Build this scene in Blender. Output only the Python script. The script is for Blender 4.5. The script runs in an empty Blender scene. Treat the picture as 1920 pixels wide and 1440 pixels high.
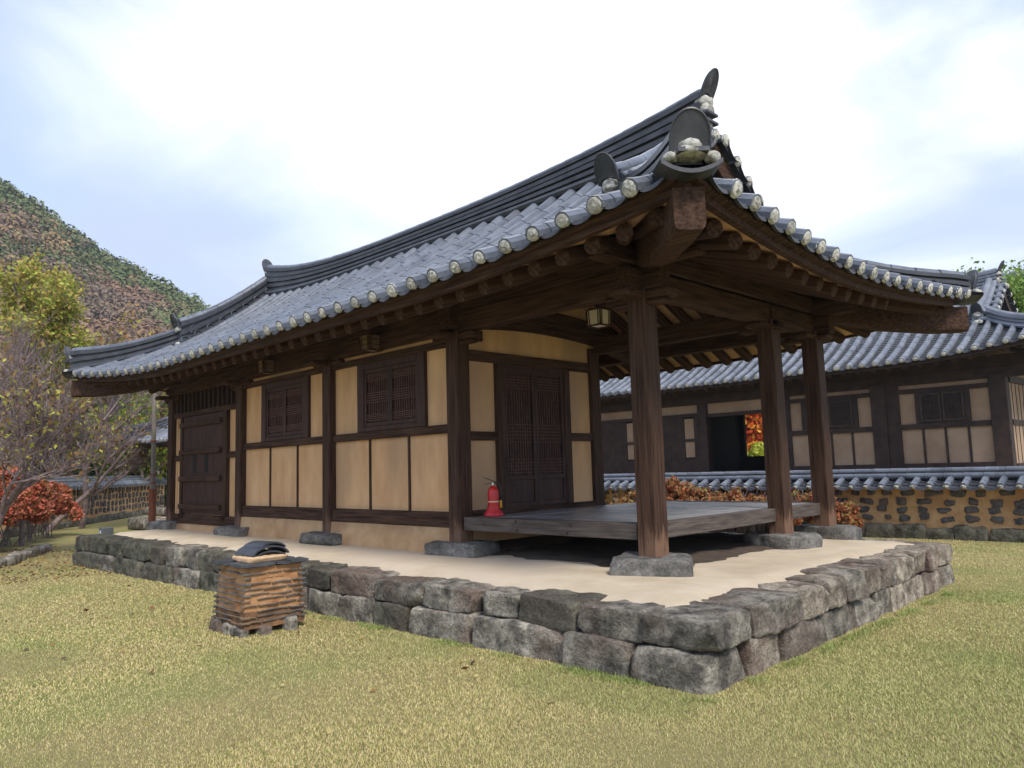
import bpy, math, random
import numpy as np
from mathutils import Vector, Matrix, noise
from math import pi, sin, cos, radians, sqrt
random.seed(7); R0=random.Random(3)
S=bpy.context.scene; COL=S.collection
# ------------------------------------------------------------------ camera
cd=bpy.data.cameras.new('camera'); cam=bpy.data.objects.new('camera',cd); COL.objects.link(cam)
cd.sensor_width=36; cd.lens=36*1420.4/1920; cd.clip_end=3000; cd.clip_start=.05
r_=Vector((0.70199,0.71159,-0.02916)); u_=Vector((0.09899,-0.05694,0.99346)); w_=Vector((-0.70527,0.70029,0.11042))
M=Matrix((r_,u_,-w_)).transposed().to_4x4(); M.translation=Vector((4.40,-6.295,0.924)); cam.matrix_world=M
S.camera=cam
# ------------------------------------------------------------------ light
S.view_settings.view_transform='Standard'; S.view_settings.look='None'; S.view_settings.gamma=1; S.view_settings.exposure=0.95
SUN_EL,SUN_AZ=48,50     # azimuth measured clockwise from +Y towards +X
W=bpy.data.worlds.new('World'); S.world=W; W.use_nodes=True
nt=W.node_tree; nt.nodes.clear()
def wn(t,**k):
    n=nt.nodes.new(t)
    for a,b in k.items(): setattr(n,a,b)
    return n
L=nt.links.new
sky=wn('ShaderNodeTexSky',sky_type='NISHITA',sun_disc=False); sky.sun_elevation=radians(SUN_EL); sky.sun_rotation=radians(SUN_AZ+60)
sky.air_density=1.0; sky.dust_density=.4; sky.ozone_density=2.
bg=wn('ShaderNodeBackground'); bg.inputs[1].default_value=0.15; L(sky.outputs[0],bg.inputs[0])
bc=wn('ShaderNodeBackground'); bc.inputs[1].default_value=0.86; bc.inputs[0].default_value=(0.93,0.955,1,1)
tc=wn('ShaderNodeTexCoord'); mp=wn('ShaderNodeMapping'); mp.inputs['Scale'].default_value=(1,1,2.6); L(tc.outputs['Generated'],mp.inputs[0])
n1=wn('ShaderNodeTexNoise'); n1.inputs['Scale'].default_value=1.5; n1.inputs['Detail'].default_value=7; n1.inputs['Roughness'].default_value=.52; n1.inputs['Distortion'].default_value=.9; L(mp.outputs[0],n1.inputs['Vector'])
# thick cloud bank overhead in one direction, thinner veil low down
dp=wn('ShaderNodeVectorMath',operation='DOT_PRODUCT'); L(tc.outputs['Generated'],dp.inputs[0])
bank=(w_+r_*.06+u_*.45).normalized(); dp.inputs[1].default_value=bank
m1=wn('ShaderNodeMath',operation='MULTIPLY_ADD'); L(dp.outputs['Value'],m1.inputs[0]); m1.inputs[1].default_value=2.3; m1.inputs[2].default_value=-2.09
m2=wn('ShaderNodeMath',operation='ADD'); L(m1.outputs[0],m2.inputs[0]); L(n1.outputs['Fac'],m2.inputs[1])
cr=wn('ShaderNodeValToRGB'); cr.color_ramp.elements[0].position=.30; cr.color_ramp.elements[0].color=(.06,.06,.06,1); cr.color_ramp.elements[1].position=.78
cr.color_ramp.interpolation='EASE'
L(m2.outputs[0],cr.inputs[0])
bv=wn('ShaderNodeBackground'); bv.inputs[0].default_value=(.47,.54,.72,1); bv.inputs[1].default_value=.72
n2_=wn('ShaderNodeTexNoise'); n2_.inputs['Scale'].default_value=2.6; n2_.inputs['Detail'].default_value=6; L(mp.outputs[0],n2_.inputs['Vector'])
mv=wn('ShaderNodeMapRange'); mv.inputs[1].default_value=.35; mv.inputs[2].default_value=.65; mv.inputs[3].default_value=.5; mv.inputs[4].default_value=.95; L(n2_.outputs['Fac'],mv.inputs[0])
mx0=wn('ShaderNodeMixShader'); L(mv.outputs[0],mx0.inputs[0]); L(bg.outputs[0],mx0.inputs[1]); L(bv.outputs[0],mx0.inputs[2])
mx=wn('ShaderNodeMixShader'); L(cr.outputs[0],mx.inputs[0]); L(mx0.outputs[0],mx.inputs[1]); L(bc.outputs[0],mx.inputs[2])
wo=wn('ShaderNodeOutputWorld'); L(mx.outputs[0],wo.inputs[0])
sl=bpy.data.lights.new('sun','SUN'); sl.energy=2.0; sl.angle=radians(14); sl.color=(1,.93,.83)
so=bpy.data.objects.new('sun',sl); COL.objects.link(so)
sd=Vector((sin(radians(SUN_AZ+60))*cos(radians(SUN_EL)),cos(radians(SUN_AZ+60))*cos(radians(SUN_EL)),sin(radians(SUN_EL))))
so.rotation_euler=sd.to_track_quat('Z','Y').to_euler(); so.location=(20,-20,30)
# ------------------------------------------------------------------ materials
def mat(name,c1,c2=None,scale=4.,rough=.8,bump=0.,bscale=None,stretch=(1,1,1),c3=None,det=6,spec=.5,lo=.35,hi=.65,coord='Object',bdist=.02,metal=0,objvar=0):
    m=bpy.data.materials.new(name); m.use_nodes=True; t=m.node_tree; N=t.nodes; b=N['Principled BSDF']; K=t.links.new
    b.inputs['Roughness'].default_value=rough; b.inputs['Specular IOR Level'].default_value=spec; b.inputs['Metallic'].default_value=metal
    b.inputs['Base Color'].default_value=(*c1,1)
    tx=N.new('ShaderNodeTexCoord'); mp=N.new('ShaderNodeMapping'); mp.inputs['Scale'].default_value=stretch; K(tx.outputs[coord],mp.inputs[0])
    if objvar:
        oi=N.new('ShaderNodeObjectInfo'); va=N.new('ShaderNodeVectorMath'); va.operation='SCALE'; va.inputs[3].default_value=37.; 
        cb=N.new('ShaderNodeCombineXYZ'); 
        for i in range(3): K(oi.outputs['Random'],cb.inputs[i])
        K(cb.outputs[0],va.inputs[0]); ad=N.new('ShaderNodeVectorMath'); K(mp.outputs[0],ad.inputs[0]); K(va.outputs[0],ad.inputs[1]); src=ad.outputs[0]
    else: src=mp.outputs[0]
    if c2:
        n=N.new('ShaderNodeTexNoise'); n.inputs['Scale'].default_value=scale; n.inputs['Detail'].default_value=det; n.inputs['Roughness'].default_value=.6; K(src,n.inputs['Vector'])
        r=N.new('ShaderNodeValToRGB'); e=r.color_ramp.elements; e[0].position=lo; e[0].color=(*c1,1); e[1].position=hi; e[1].color=(*c2,1)
        K(n.outputs['Fac'],r.inputs[0]); out=r.outputs[0]
        if c3:
            n3=N.new('ShaderNodeTexNoise'); n3.inputs['Scale'].default_value=scale*.27; n3.inputs['Detail'].default_value=4; K(src,n3.inputs['Vector'])
            r3=N.new('ShaderNodeValToRGB'); r3.color_ramp.elements[0].position=.5; r3.color_ramp.elements[1].position=.66; K(n3.outputs['Fac'],r3.inputs[0])
            x=N.new('ShaderNodeMix'); x.data_type='RGBA'; K(r3.outputs[0],x.inputs[0]); K(out,x.inputs[6]); x.inputs[7].default_value=(*c3,1); out=x.outputs[2]
        if objvar:
            hv=N.new('ShaderNodeHueSaturation'); mr=N.new('ShaderNodeMapRange'); mr.inputs[3].default_value=1-objvar; mr.inputs[4].default_value=1+objvar
            K(oi.outputs['Random'],mr.inputs[0]); K(mr.outputs[0],hv.inputs['Value']); K(out,hv.inputs['Color']); out=hv.outputs[0]
        K(out,b.inputs['Base Color'])
    if bump:
        nb=N.new('ShaderNodeTexNoise'); nb.inputs['Scale'].default_value=bscale or scale*3; nb.inputs['Detail'].default_value=8; nb.inputs['Roughness'].default_value=.65; K(src,nb.inputs['Vector'])
        bp=N.new('ShaderNodeBump'); bp.inputs['Strength'].default_value=bump; bp.inputs['Distance'].default_value=bdist; K(nb.outputs['Fac'],bp.inputs['Height']); K(bp.outputs[0],b.inputs['Normal'])
    return m
wc=((.027,.0142,.0095),(.098,.054,.036))
WX=mat('wood_x',*wc,scale=5,rough=.7,bump=.45,bscale=16,stretch=(.35,6,6),spec=.12)
WY=mat('wood_y',*wc,scale=5,rough=.7,bump=.45,bscale=16,stretch=(6,.35,6),spec=.12)
WZ=mat('wood_z',*wc,scale=5,rough=.6,bump=.6,bscale=16,stretch=(7,7,.3),spec=.12,det=10)
LATF=mat('lattice_far',(.035,.022,.018),(.065,.045,.038),scale=5,rough=.8)
WD=mat('wood_door',(.028,.0125,.009),(.070,.031,.022),scale=5,rough=.6,bump=.3,stretch=(4,4,.5),spec=.3)
WF=mat('wood_far',(.020,.0095,.007),(.050,.025,.0175),scale=4,rough=.7)
PLx=mat('lime_plug',(.24,.23,.205),(.68,.66,.60),scale=26,rough=.95,bump=1.,bscale=60,lo=.36,hi=.56,objvar=.15,c3=(.50,.48,.42),spec=.1)
LIME=mat('ridge_lime',(.20,.19,.165),(.62,.61,.56),scale=14,rough=.95,bump=1.,bscale=40,lo=.34,hi=.6,c3=(.40,.38,.32),spec=.1)
PL=mat('plaster',(.58,.335,.17),(.72,.455,.245),scale=2.1,rough=.92,bump=.3,bscale=14,bdist=.012,c3=(.44,.285,.175),stretch=(1.5,1.5,.45),det=8,spec=.2)
PLB=mat('plaster_base',(.46,.28,.14),(.60,.39,.215),scale=3,rough=.9,bump=.3,bscale=25,c3=(.35,.19,.10),spec=.2)
PLF=mat('plaster_far',(.33,.22,.15),(.42,.30,.21),scale=1.6,rough=.9,det=8,spec=.2)  # plaster darkened, the shade on the rear hall is in the colour
TILE=mat('roof_tile',(.080,.091,.116),(.138,.156,.192),scale=3.2,rough=.31,bump=.12,bscale=30,spec=.6,det=5,objvar=0)
def tilevar(m,sc,amt=.16):
    t=m.node_tree;N=t.nodes;K=t.links.new;b=N['Principled BSDF'];src=b.inputs['Base Color'].links[0].from_socket
    tx=N.new('ShaderNodeTexCoord');mp=N.new('ShaderNodeMapping');mp.inputs['Scale'].default_value=sc;K(tx.outputs['Object'],mp.inputs[0])
    v=N.new('ShaderNodeTexVoronoi');v.inputs['Scale'].default_value=1.;v.inputs['Randomness'].default_value=.25;K(mp.outputs[0],v.inputs['Vector'])
    sp=N.new('ShaderNodeSeparateXYZ');K(v.outputs['Color'],sp.inputs[0]);mr=N.new('ShaderNodeMapRange');mr.inputs[3].default_value=1-amt;mr.inputs[4].default_value=1+amt;K(sp.outputs[0],mr.inputs[0])
    h=N.new('ShaderNodeHueSaturation');K(mr.outputs[0],h.inputs['Value']);K(src,h.inputs['Color']);K(h.outputs[0],b.inputs['Base Color'])
    m2=N.new('ShaderNodeMapRange');m2.inputs[3].default_value=b.inputs['Roughness'].default_value-.07;m2.inputs[4].default_value=b.inputs['Roughness'].default_value+.14;K(sp.outputs[1],m2.inputs[0]);K(m2.outputs[0],b.inputs['Roughness'])
tilevar(TILE,(2.7,2.94,.8),.22)
TILEL=mat('roof_tile_under',(.045,.048,.055),(.08,.085,.095),scale=6,rough=.55,bump=.2,bscale=40,spec=.4)
TILEF=mat('roof_tile_far',(.12,.135,.165),(.21,.23,.27),scale=2.5,rough=.4,spec=.6)  # lighter tile colour, sky reflection is put into the base tone
TILED=mat('ridge_tile',(.030,.032,.040),(.060,.064,.075),scale=5,rough=.42,bump=.15,bscale=30,spec=.5)
WMORT=mat('wall_clay',(.48,.275,.125),(.62,.41,.225),scale=5,rough=.95,bump=.7,bscale=18,c3=(.44,.25,.12),bdist=.03,spec=.15)
EARTH=mat('dark_earth',(.05,.035,.025),(.09,.065,.045),scale=6,rough=1,bump=.6)
STONE=mat('stone',(.080,.073,.062),(.37,.335,.275),scale=5.5,rough=.85,bump=1.,bscale=11,c3=(.17,.125,.10),objvar=.28,bdist=.05,spec=.3,det=12,lo=.38,hi=.64)
STONEB=mat('tan_stone',(.13,.105,.082),(.44,.38,.30),scale=5.5,rough=.88,bump=1.,bscale=11,c3=(.15,.10,.085),objvar=.22,bdist=.05,spec=.25,det=12,lo=.38,hi=.64)
STONEG=mat('mossy_stone',(.048,.047,.036),(.19,.18,.135),scale=4.5,rough=.9,bump=1.,bscale=11,c3=(.10,.085,.068),objvar=.25,bdist=.05,spec=.25,det=12,lo=.38,hi=.66)
STONEW=mat('wall_stone',(.040,.042,.047),(.165,.15,.14),scale=8,det=10,rough=.85,bump=.6,bscale=14,c3=(.13,.10,.09),spec=.3)
BASES=mat('base_stone',(.085,.082,.076),(.22,.21,.195),scale=5,rough=.85,bump=.6,bscale=14,bdist=.03,objvar=.15,spec=.3)
SAND=mat('sand',(.53,.435,.31),(.66,.56,.42),scale=2.2,rough=.95,bump=.9,bscale=90,det=12,bdist=.01,spec=.15,c3=(.60,.50,.39))
MORT=mat('ochre_mortar',(.34,.165,.07),(.56,.34,.18),scale=5,rough=.95,bump=.6,bscale=18,c3=(.40,.20,.09),bdist=.03,spec=.15)
MORTD=mat('dirty_mortar',(.10,.07,.05),(.30,.16,.08),scale=6,rough=.95,bump=.8,bscale=18,bdist=.03,spec=.15)
BARK=mat('bark',(.06,.048,.040),(.16,.13,.11),scale=8,rough=.9,bump=.6,stretch=(3,3,.6))
BLACK=mat('black_plastic',(.012,.012,.013),rough=.4)
DARKI=mat('interior_shade',(.012,.009,.008),rough=.9)  # near-black colour carrying the shade of openings and interiors
RED=mat('red_paint',(.50,.018,.014),(.58,.028,.02),scale=6,rough=.32)
REDP=mat('red_plastic',(.55,.02,.02),(.62,.03,.04),scale=6,rough=.5)
YEL=mat('yellow_plastic',(.75,.36,.03),rough=.5)
CREAM=mat('cream_label',(.72,.60,.42),rough=.6)
STEEL=mat('steel',(.55,.55,.55),rough=.3,metal=1)
PAPER=mat('lantern_paper',(.17,.11,.075),(.24,.165,.11),scale=6,rough=.8)
RUST=mat('rusty_iron',(.22,.065,.030),(.33,.12,.06),scale=7,rough=.75,bump=.3,stretch=(1,1,.4))
GALV=mat('weathered_pipe',(.15,.13,.11),(.24,.21,.18),scale=6,rough=.6,stretch=(1,1,.4))
DECK=mat('deck_wood',(.14,.132,.128),(.33,.32,.315),scale=5,rough=.32,bump=.4,bscale=14,stretch=(.6,4,4),spec=.5,objvar=0)  # weathered grey planks, lightened to hold sky reflection in the colour
DEDGE=mat('deck_edge_wood',(.05,.038,.032),(.13,.105,.09),scale=5,rough=.6,bump=.4,stretch=(.5,5,5),spec=.3)
DEDGY=mat('deck_edge_wood_y',(.05,.038,.032),(.13,.105,.09),scale=5,rough=.6,bump=.4,stretch=(5,.5,5),spec=.3)
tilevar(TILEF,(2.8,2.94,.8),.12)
def stonegrain(m,sc=34,amt=.38):
    t=m.node_tree;N=t.nodes;K=t.links.new;b=N['Principled BSDF'];src=b.inputs['Base Color'].links[0].from_socket
    tx=N.new('ShaderNodeTexCoord');n=N.new('ShaderNodeTexNoise');n.inputs['Scale'].default_value=sc;n.inputs['Detail'].default_value=9;n.inputs['Roughness'].default_value=.75;K(tx.outputs['Object'],n.inputs['Vector'])
    mr=N.new('ShaderNodeMapRange');mr.inputs[1].default_value=.36;mr.inputs[2].default_value=.64;mr.inputs[3].default_value=1-amt;mr.inputs[4].default_value=1+amt;K(n.outputs['Fac'],mr.inputs[0])
    h=N.new('ShaderNodeHueSaturation');K(mr.outputs[0],h.inputs['Value']);K(src,h.inputs['Color'])
    # fracture lines
    mp=N.new('ShaderNodeMapping');mp.inputs['Scale'].default_value=(1.6,1.6,3.4);mp.inputs['Rotation'].default_value=(.3,.2,.1);K(tx.outputs['Object'],mp.inputs[0])
    nd=N.new('ShaderNodeTexNoise');nd.inputs['Scale'].default_value=3;K(mp.outputs[0],nd.inputs['Vector']);ad=N.new('ShaderNodeVectorMath');ad.operation='MULTIPLY_ADD';K(nd.outputs['Color'],ad.inputs[0]);ad.inputs[1].default_value=(.8,.8,.8);K(mp.outputs[0],ad.inputs[2])
    v=N.new('ShaderNodeTexVoronoi');v.feature='DISTANCE_TO_EDGE';v.inputs['Scale'].default_value=2.6;K(ad.outputs[0],v.inputs['Vector'])
    m2=N.new('ShaderNodeMapRange');m2.inputs[1].default_value=0;m2.inputs[2].default_value=.022;m2.inputs[3].default_value=.45;m2.inputs[4].default_value=1;K(v.outputs['Distance'],m2.inputs[0])
    h2=N.new('ShaderNodeHueSaturation');K(m2.outputs[0],h2.inputs['Value']);K(h.outputs[0],h2.inputs['Color']);K(h2.outputs[0],b.inputs['Base Color'])
    bp=[q for q in N if q.type=='BUMP'][0]; b2=N.new('ShaderNodeBump');b2.inputs['Strength'].default_value=.5;b2.inputs['Distance'].default_value=.012;K(v.outputs['Distance'],b2.inputs['Height'])
    b3=N.new('ShaderNodeBump');b3.inputs['Strength'].default_value=.7;b3.inputs['Distance'].default_value=.008;K(n.outputs['Fac'],b3.inputs['Height']);K(b2.outputs[0],b3.inputs['Normal']);K(bp.outputs[0],b2.inputs['Normal']);K(b3.outputs[0],b.inputs['Normal'])
for m_ in(STONE,STONEG,STONEB,BASES): stonegrain(m_)
# column wood: bare, bleached foot where rain wears the stain off
def column_mat():
    m=WZ.copy(); m.name='column_wood'; t=m.node_tree; N=t.nodes; K=t.links.new; b=N['Principled BSDF']
    src=b.inputs['Base Color'].links[0].from_socket
    tx=N.new('ShaderNodeTexCoord'); sp=N.new('ShaderNodeSeparateXYZ'); K(tx.outputs['Object'],sp.inputs[0])
    mp=N.new('ShaderNodeMapping'); mp.inputs['Scale'].default_value=(9,9,1.6); K(tx.outputs['Object'],mp.inputs[0])
    n=N.new('ShaderNodeTexNoise'); n.inputs['Scale'].default_value=2.2; n.inputs['Detail'].default_value=4; K(mp.outputs[0],n.inputs['Vector'])
    a=N.new('ShaderNodeMath'); a.operation='MULTIPLY_ADD'; K(n.outputs['Fac'],a.inputs[0]); a.inputs[1].default_value=.9; a.inputs[2].default_value=-.22
    s=N.new('ShaderNodeMath'); s.operation='SUBTRACT'; K(a.outputs[0],s.inputs[0]); K(sp.outputs['Z'],s.inputs[1])
    r=N.new('ShaderNodeMapRange'); r.inputs[1].default_value=-.06; r.inputs[2].default_value=.16; K(s.outputs[0],r.inputs[0])
    x=N.new('ShaderNodeMix'); x.data_type='RGBA'; K(r.outputs[0],x.inputs[0]); K(src,x.inputs[6]); x.inputs[7].default_value=(.20,.115,.075,1)
    K(x.outputs[2],b.inputs['Base Color']); return m
WCOL=column_mat()
def attr_leaf(name,rough=.6,trans=.25):
    m=bpy.data.materials.new(name); m.use_nodes=True; t=m.node_tree; N=t.nodes; K=t.links.new; b=N['Principled BSDF']
    a=N.new('ShaderNodeAttribute'); a.attribute_name='Col'; K(a.outputs['Color'],b.inputs['Base Color']); b.inputs['Roughness'].default_value=rough
    b.inputs['Specular IOR Level'].default_value=.25
    if trans:
        tr=N.new('ShaderNodeBsdfTranslucent'); K(a.outputs['Color'],tr.inputs[0]); mx=N.new('ShaderNodeMixShader'); mx.inputs[0].default_value=trans
        K(b.outputs[0],mx.inputs[1]); K(tr.outputs[0],mx.inputs[2]); K(mx.outputs[0],N['Material Output'].inputs[0])
    return m
LEAF=attr_leaf('leaf'); GRASSM=attr_leaf('grass_blade',.7,.2); FOREST=attr_leaf('forest',.9,0)
# ------------------------------------------------------------------ helpers
def tag(o,label=None,cat=None,group=None,kind=None):
    if label:o['label']=label
    if cat:o['category']=cat
    if group:o['group']=group
    if kind:o['kind']=kind
    return o
def thing(name,label,cat,loc=(0,0,0),group=None):
    o=bpy.data.objects.new(name,None); COL.objects.link(o); o.location=loc; o.empty_display_size=.2
    return tag(o,label,cat,group)
def wloc(o):
    v=Vector((0,0,0))
    while o is not None: v+=Vector(o.location); o=o.parent
    return v
class MB:
    def __init__(s): s.v=[];s.f=[]
    def add(s,vs,fs):
        k=len(s.v); s.v+= [tuple(p) for p in vs]; s.f+=[tuple(i+k for i in f) for f in fs]
    def box(s,x0,x1,y0,y1,z0,z1,b=0.):
        if b<=0:
            s.add([(x,y,z) for z in(z0,z1) for y in(y0,y1) for x in(x0,x1)],[(0,2,3,1),(4,5,7,6),(0,1,5,4),(2,6,7,3),(0,4,6,2),(1,3,7,5)])
        else:
            # bevelled box (24 verts)
            X=(x0,x1);Y=(y0,y1);Z=(z0,z1);vs=[];idx={}
            for i in(0,1):
                for j in(0,1):
                    for k in(0,1):
                        sx=1 if i==0 else -1;sy=1 if j==0 else -1;sz=1 if k==0 else -1
                        for a in range(3):
                            p=[X[i]+sx*b,Y[j]+sy*b,Z[k]+sz*b]; p[a]=(X,Y,Z)[a][(i,j,k)[a]]
                            idx[(i,j,k,a)]=len(vs); vs.append(tuple(p))
            fs=[]
            for a in range(3):
                o=[q for q in range(3) if q!=a]
                for side in(0,1):
                    cyc=[(0,0),(1,0),(1,1),(0,1)]; f=[]
                    for c in cyc:
                        key=[0,0,0];key[a]=side;key[o[0]]=c[0];key[o[1]]=c[1]; f.append(idx[(*key,a)])
                    if (side==0)!=(a==1): f.reverse()
                    fs.append(tuple(f))
                    # edges: for edge along axis a between faces o0,o1
                for c in[(0,0),(1,0),(1,1),(0,1)]:
                    k0=[0,0,0];k0[o[0]]=c[0];k0[o[1]]=c[1];k1=list(k0);k1[a]=1
                    f=[idx[(*k0,o[0])],idx[(*k0,o[1])],idx[(*k1,o[1])],idx[(*k1,o[0])]]
                    if ((c[0]+c[1])%2==0)==(a!=1): f.reverse()
                    fs.append(tuple(f))
            for i in(0,1):
                for j in(0,1):
                    for k in(0,1):
                        f=[idx[(i,j,k,0)],idx[(i,j,k,1)],idx[(i,j,k,2)]]
                        if (i+j+k)%2==0: f.reverse()
                        fs.append(tuple(f))
            s.add(vs,fs)
    def beam(s,a,b,wd,ht,up=(0,0,1),bev=0):
        a=Vector(a);b=Vector(b);d=(b-a).normalized();u=Vector(up);sd=d.cross(u).normalized();u=sd.cross(d)
        vs=[]
        for p in(a,b):
            for i,j in((-1,-1),(1,-1),(1,1),(-1,1)): vs.append(p+sd*(i*wd/2)+u*(j*ht/2))
        s.add(vs,[(0,1,2,3),(7,6,5,4),(0,4,5,1),(1,5,6,2),(2,6,7,3),(3,7,4,0)])
    def tube(s,pts,rs,n=8,cap=True):
        k=len(s.v); pts=[Vector(p) for p in pts]; N=len(pts); prev=None
        if not hasattr(rs,'__len__'): rs=[rs]*N
        for i,p in enumerate(pts):
            d=(pts[min(i+1,N-1)]-pts[max(i-1,0)]); d=d.normalized() if d.length>1e-9 else Vector((0,0,1))
            if prev is None:
                a=Vector((0,0,1)) if abs(d.z)<.9 else Vector((1,0,0)); e1=d.cross(a).normalized()
            else: e1=(prev-d*prev.dot(d)).normalized()
            prev=e1;e2=d.cross(e1)
            for j in range(n):
                t=2*pi*j/n; s.v.append(tuple(p+(e1*cos(t)+e2*sin(t))*rs[i]))
        for i in range(N-1):
            for j in range(n):
                a=k+i*n+j;b=k+i*n+(j+1)%n; s.f.append((a,b,b+n,a+n))
        if cap: s.f.append(tuple(k+j for j in range(n))[::-1]); s.f.append(tuple(k+(N-1)*n+j for j in range(n)))
    def lathe(s,prof,n=20,c=(0,0,0)):
        k=len(s.v)
        for r,z in prof:
            for j in range(n): s.v.append((c[0]+r*cos(2*pi*j/n),c[1]+r*sin(2*pi*j/n),c[2]+z))
        for i in range(len(prof)-1):
            for j in range(n):
                a=k+i*n+j;b=k+i*n+(j+1)%n; s.f.append((a,b,b+n,a+n))
    def stone(s,c,h,seed,n=5,k=7,amp=.03,fr=2.6,rot=None,cuts=0):
        """rounded, chipped block centred c with half sizes h"""
        c=Vector(c);vs=[];ids={};fs=[]
        off=Vector((seed*7.31,seed*3.17,seed*1.7))
        tw=[(random.Random(seed*5+q).random()-.5)*.16 for q in range(6)]
        rc=random.Random(seed*11+1); planes=[]
        for q in range(cuts):
            nrm=Vector([rc.choice((-1,1))*rc.uniform(.15,1)/max(hh,.05) for hh in h]) if q%2 else Vector([rc.gauss(0,.5)/max(hh,.05)*(1 if a_!=q%3 else 2.2) for a_,hh in enumerate(h)])
            nrm.normalize(); sup=sum(abs(nrm[a_])*h[a_] for a_ in range(3)); planes.append((nrm,sup*rc.uniform(.80,.93)))
        def P(p):
            key=tuple(round(q,4) for q in p)
            if key in ids:return ids[key]
            x,y,z=p; L=(abs(x)**k+abs(y)**k+abs(z)**k)**(1/k); q=Vector((x/L,y/L,z/L))
            # skewed block: faces lean a little
            q=Vector((q.x*(1+tw[0]*q.z+tw[1]*q.y),q.y*(1+tw[2]*q.x),q.z*(1+tw[3]*q.x*.6+tw[4]*q.y*.6)))
            w=Vector((q.x*h[0],q.y*h[1],q.z*h[2])); nn=q.normalized()
            d=noise.noise(w*fr+off)*amp*1.0+noise.noise(w*fr*2.7+off)*amp*.6-abs(noise.noise(w*fr*5+off))*amp*.6
            cz=noise.cell(w*fr*2.2+off) if False else noise.voronoi(w*fr*1.5+off)[0][0]; d+=(cz-.3)*amp*.8
            d+= -max(0,noise.noise(w*1.9+off*1.3)-.25)*amp*2.2
            w=w+nn*d
            for pn_,pd_ in planes:
                e_=w.dot(pn_)-pd_
                if e_>0: w=w-pn_*e_*.92
            if rot is not None: w=rot@w
            ids[key]=len(vs);vs.append(c+w);return ids[key]
        for a in range(3):
            for sgn in(-1,1):
                for i in range(n):
                    for j in range(n):
                        q=[]
                        for di,dj in((0,0),(1,0),(1,1),(0,1)):
                            p=[0,0,0];p[a]=sgn;p[(a+1)%3]=-1+2*(i+di)/n;p[(a+2)%3]=-1+2*(j+dj)/n;q.append(P(p))
                        if sgn<0:q.reverse()
                        fs.append(tuple(q))
        s.add(vs,fs)
    def build(s,name,m,parent=None,smooth=False,loc=None,label=None,ang=None):
        off=wloc(parent) if parent else Vector((0,0,0)); l=Vector(loc) if loc else Vector((0,0,0))
        me=bpy.data.meshes.new(name)
        me.from_pydata([(v[0]-off.x-l.x,v[1]-off.y-l.y,v[2]-off.z-l.z) for v in s.v],[],s.f); me.materials.append(m)
        if smooth: me.polygons.foreach_set('use_smooth',[True]*len(me.polygons))
        if smooth and ang:
            try: me.set_sharp_from_angle(angle=radians(ang))
            except Exception: pass
        me.update()
        o=bpy.data.objects.new(name,me); COL.objects.link(o); o.parent=parent; o.location=l
        if label:o['label']=label
        return o
def bx(name,m,parent,*a,b=0.,label=None):
    q=MB(); q.box(*a,b=b); return q.build(name,m,parent,label=label)
def inst(src,parent,mat4,name=None):
    o=bpy.data.objects.new(name or src.name.split('.')[0],src.data); COL.objects.link(o); o.parent=parent
    off=Matrix.Translation(-wloc(parent)); o.matrix_local=off@mat4; return o
def npmesh(name,V,F,m,parent=None,col=None,smooth=False):
    """V (n,3) F (m,4) arrays"""
    me=bpy.data.meshes.new(name); nv=len(V);nf=len(F);k=F.shape[1]
    me.vertices.add(nv);me.vertices.foreach_set('co',V.astype(np.float32).ravel())
    me.loops.add(nf*k);me.loops.foreach_set('vertex_index',F.astype(np.int32).ravel())
    me.polygons.add(nf);me.polygons.foreach_set('loop_start',np.arange(0,nf*k,k,dtype=np.int32));me.polygons.foreach_set('loop_total',np.full(nf,k,dtype=np.int32))
    if col is not None:
        a=me.color_attributes.new('Col','FLOAT_COLOR','POINT'); c=np.ones((nv,4),np.float32);c[:,:3]=col;a.data.foreach_set('color',c.ravel())
    me.materials.append(m);me.update(calc_edges=True)
    if smooth: me.polygons.foreach_set('use_smooth',np.ones(nf,bool))
    o=bpy.data.objects.new(name,me);COL.objects.link(o);o.parent=parent
    if parent is not None: o.location=-wloc(parent)
    return o
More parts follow.
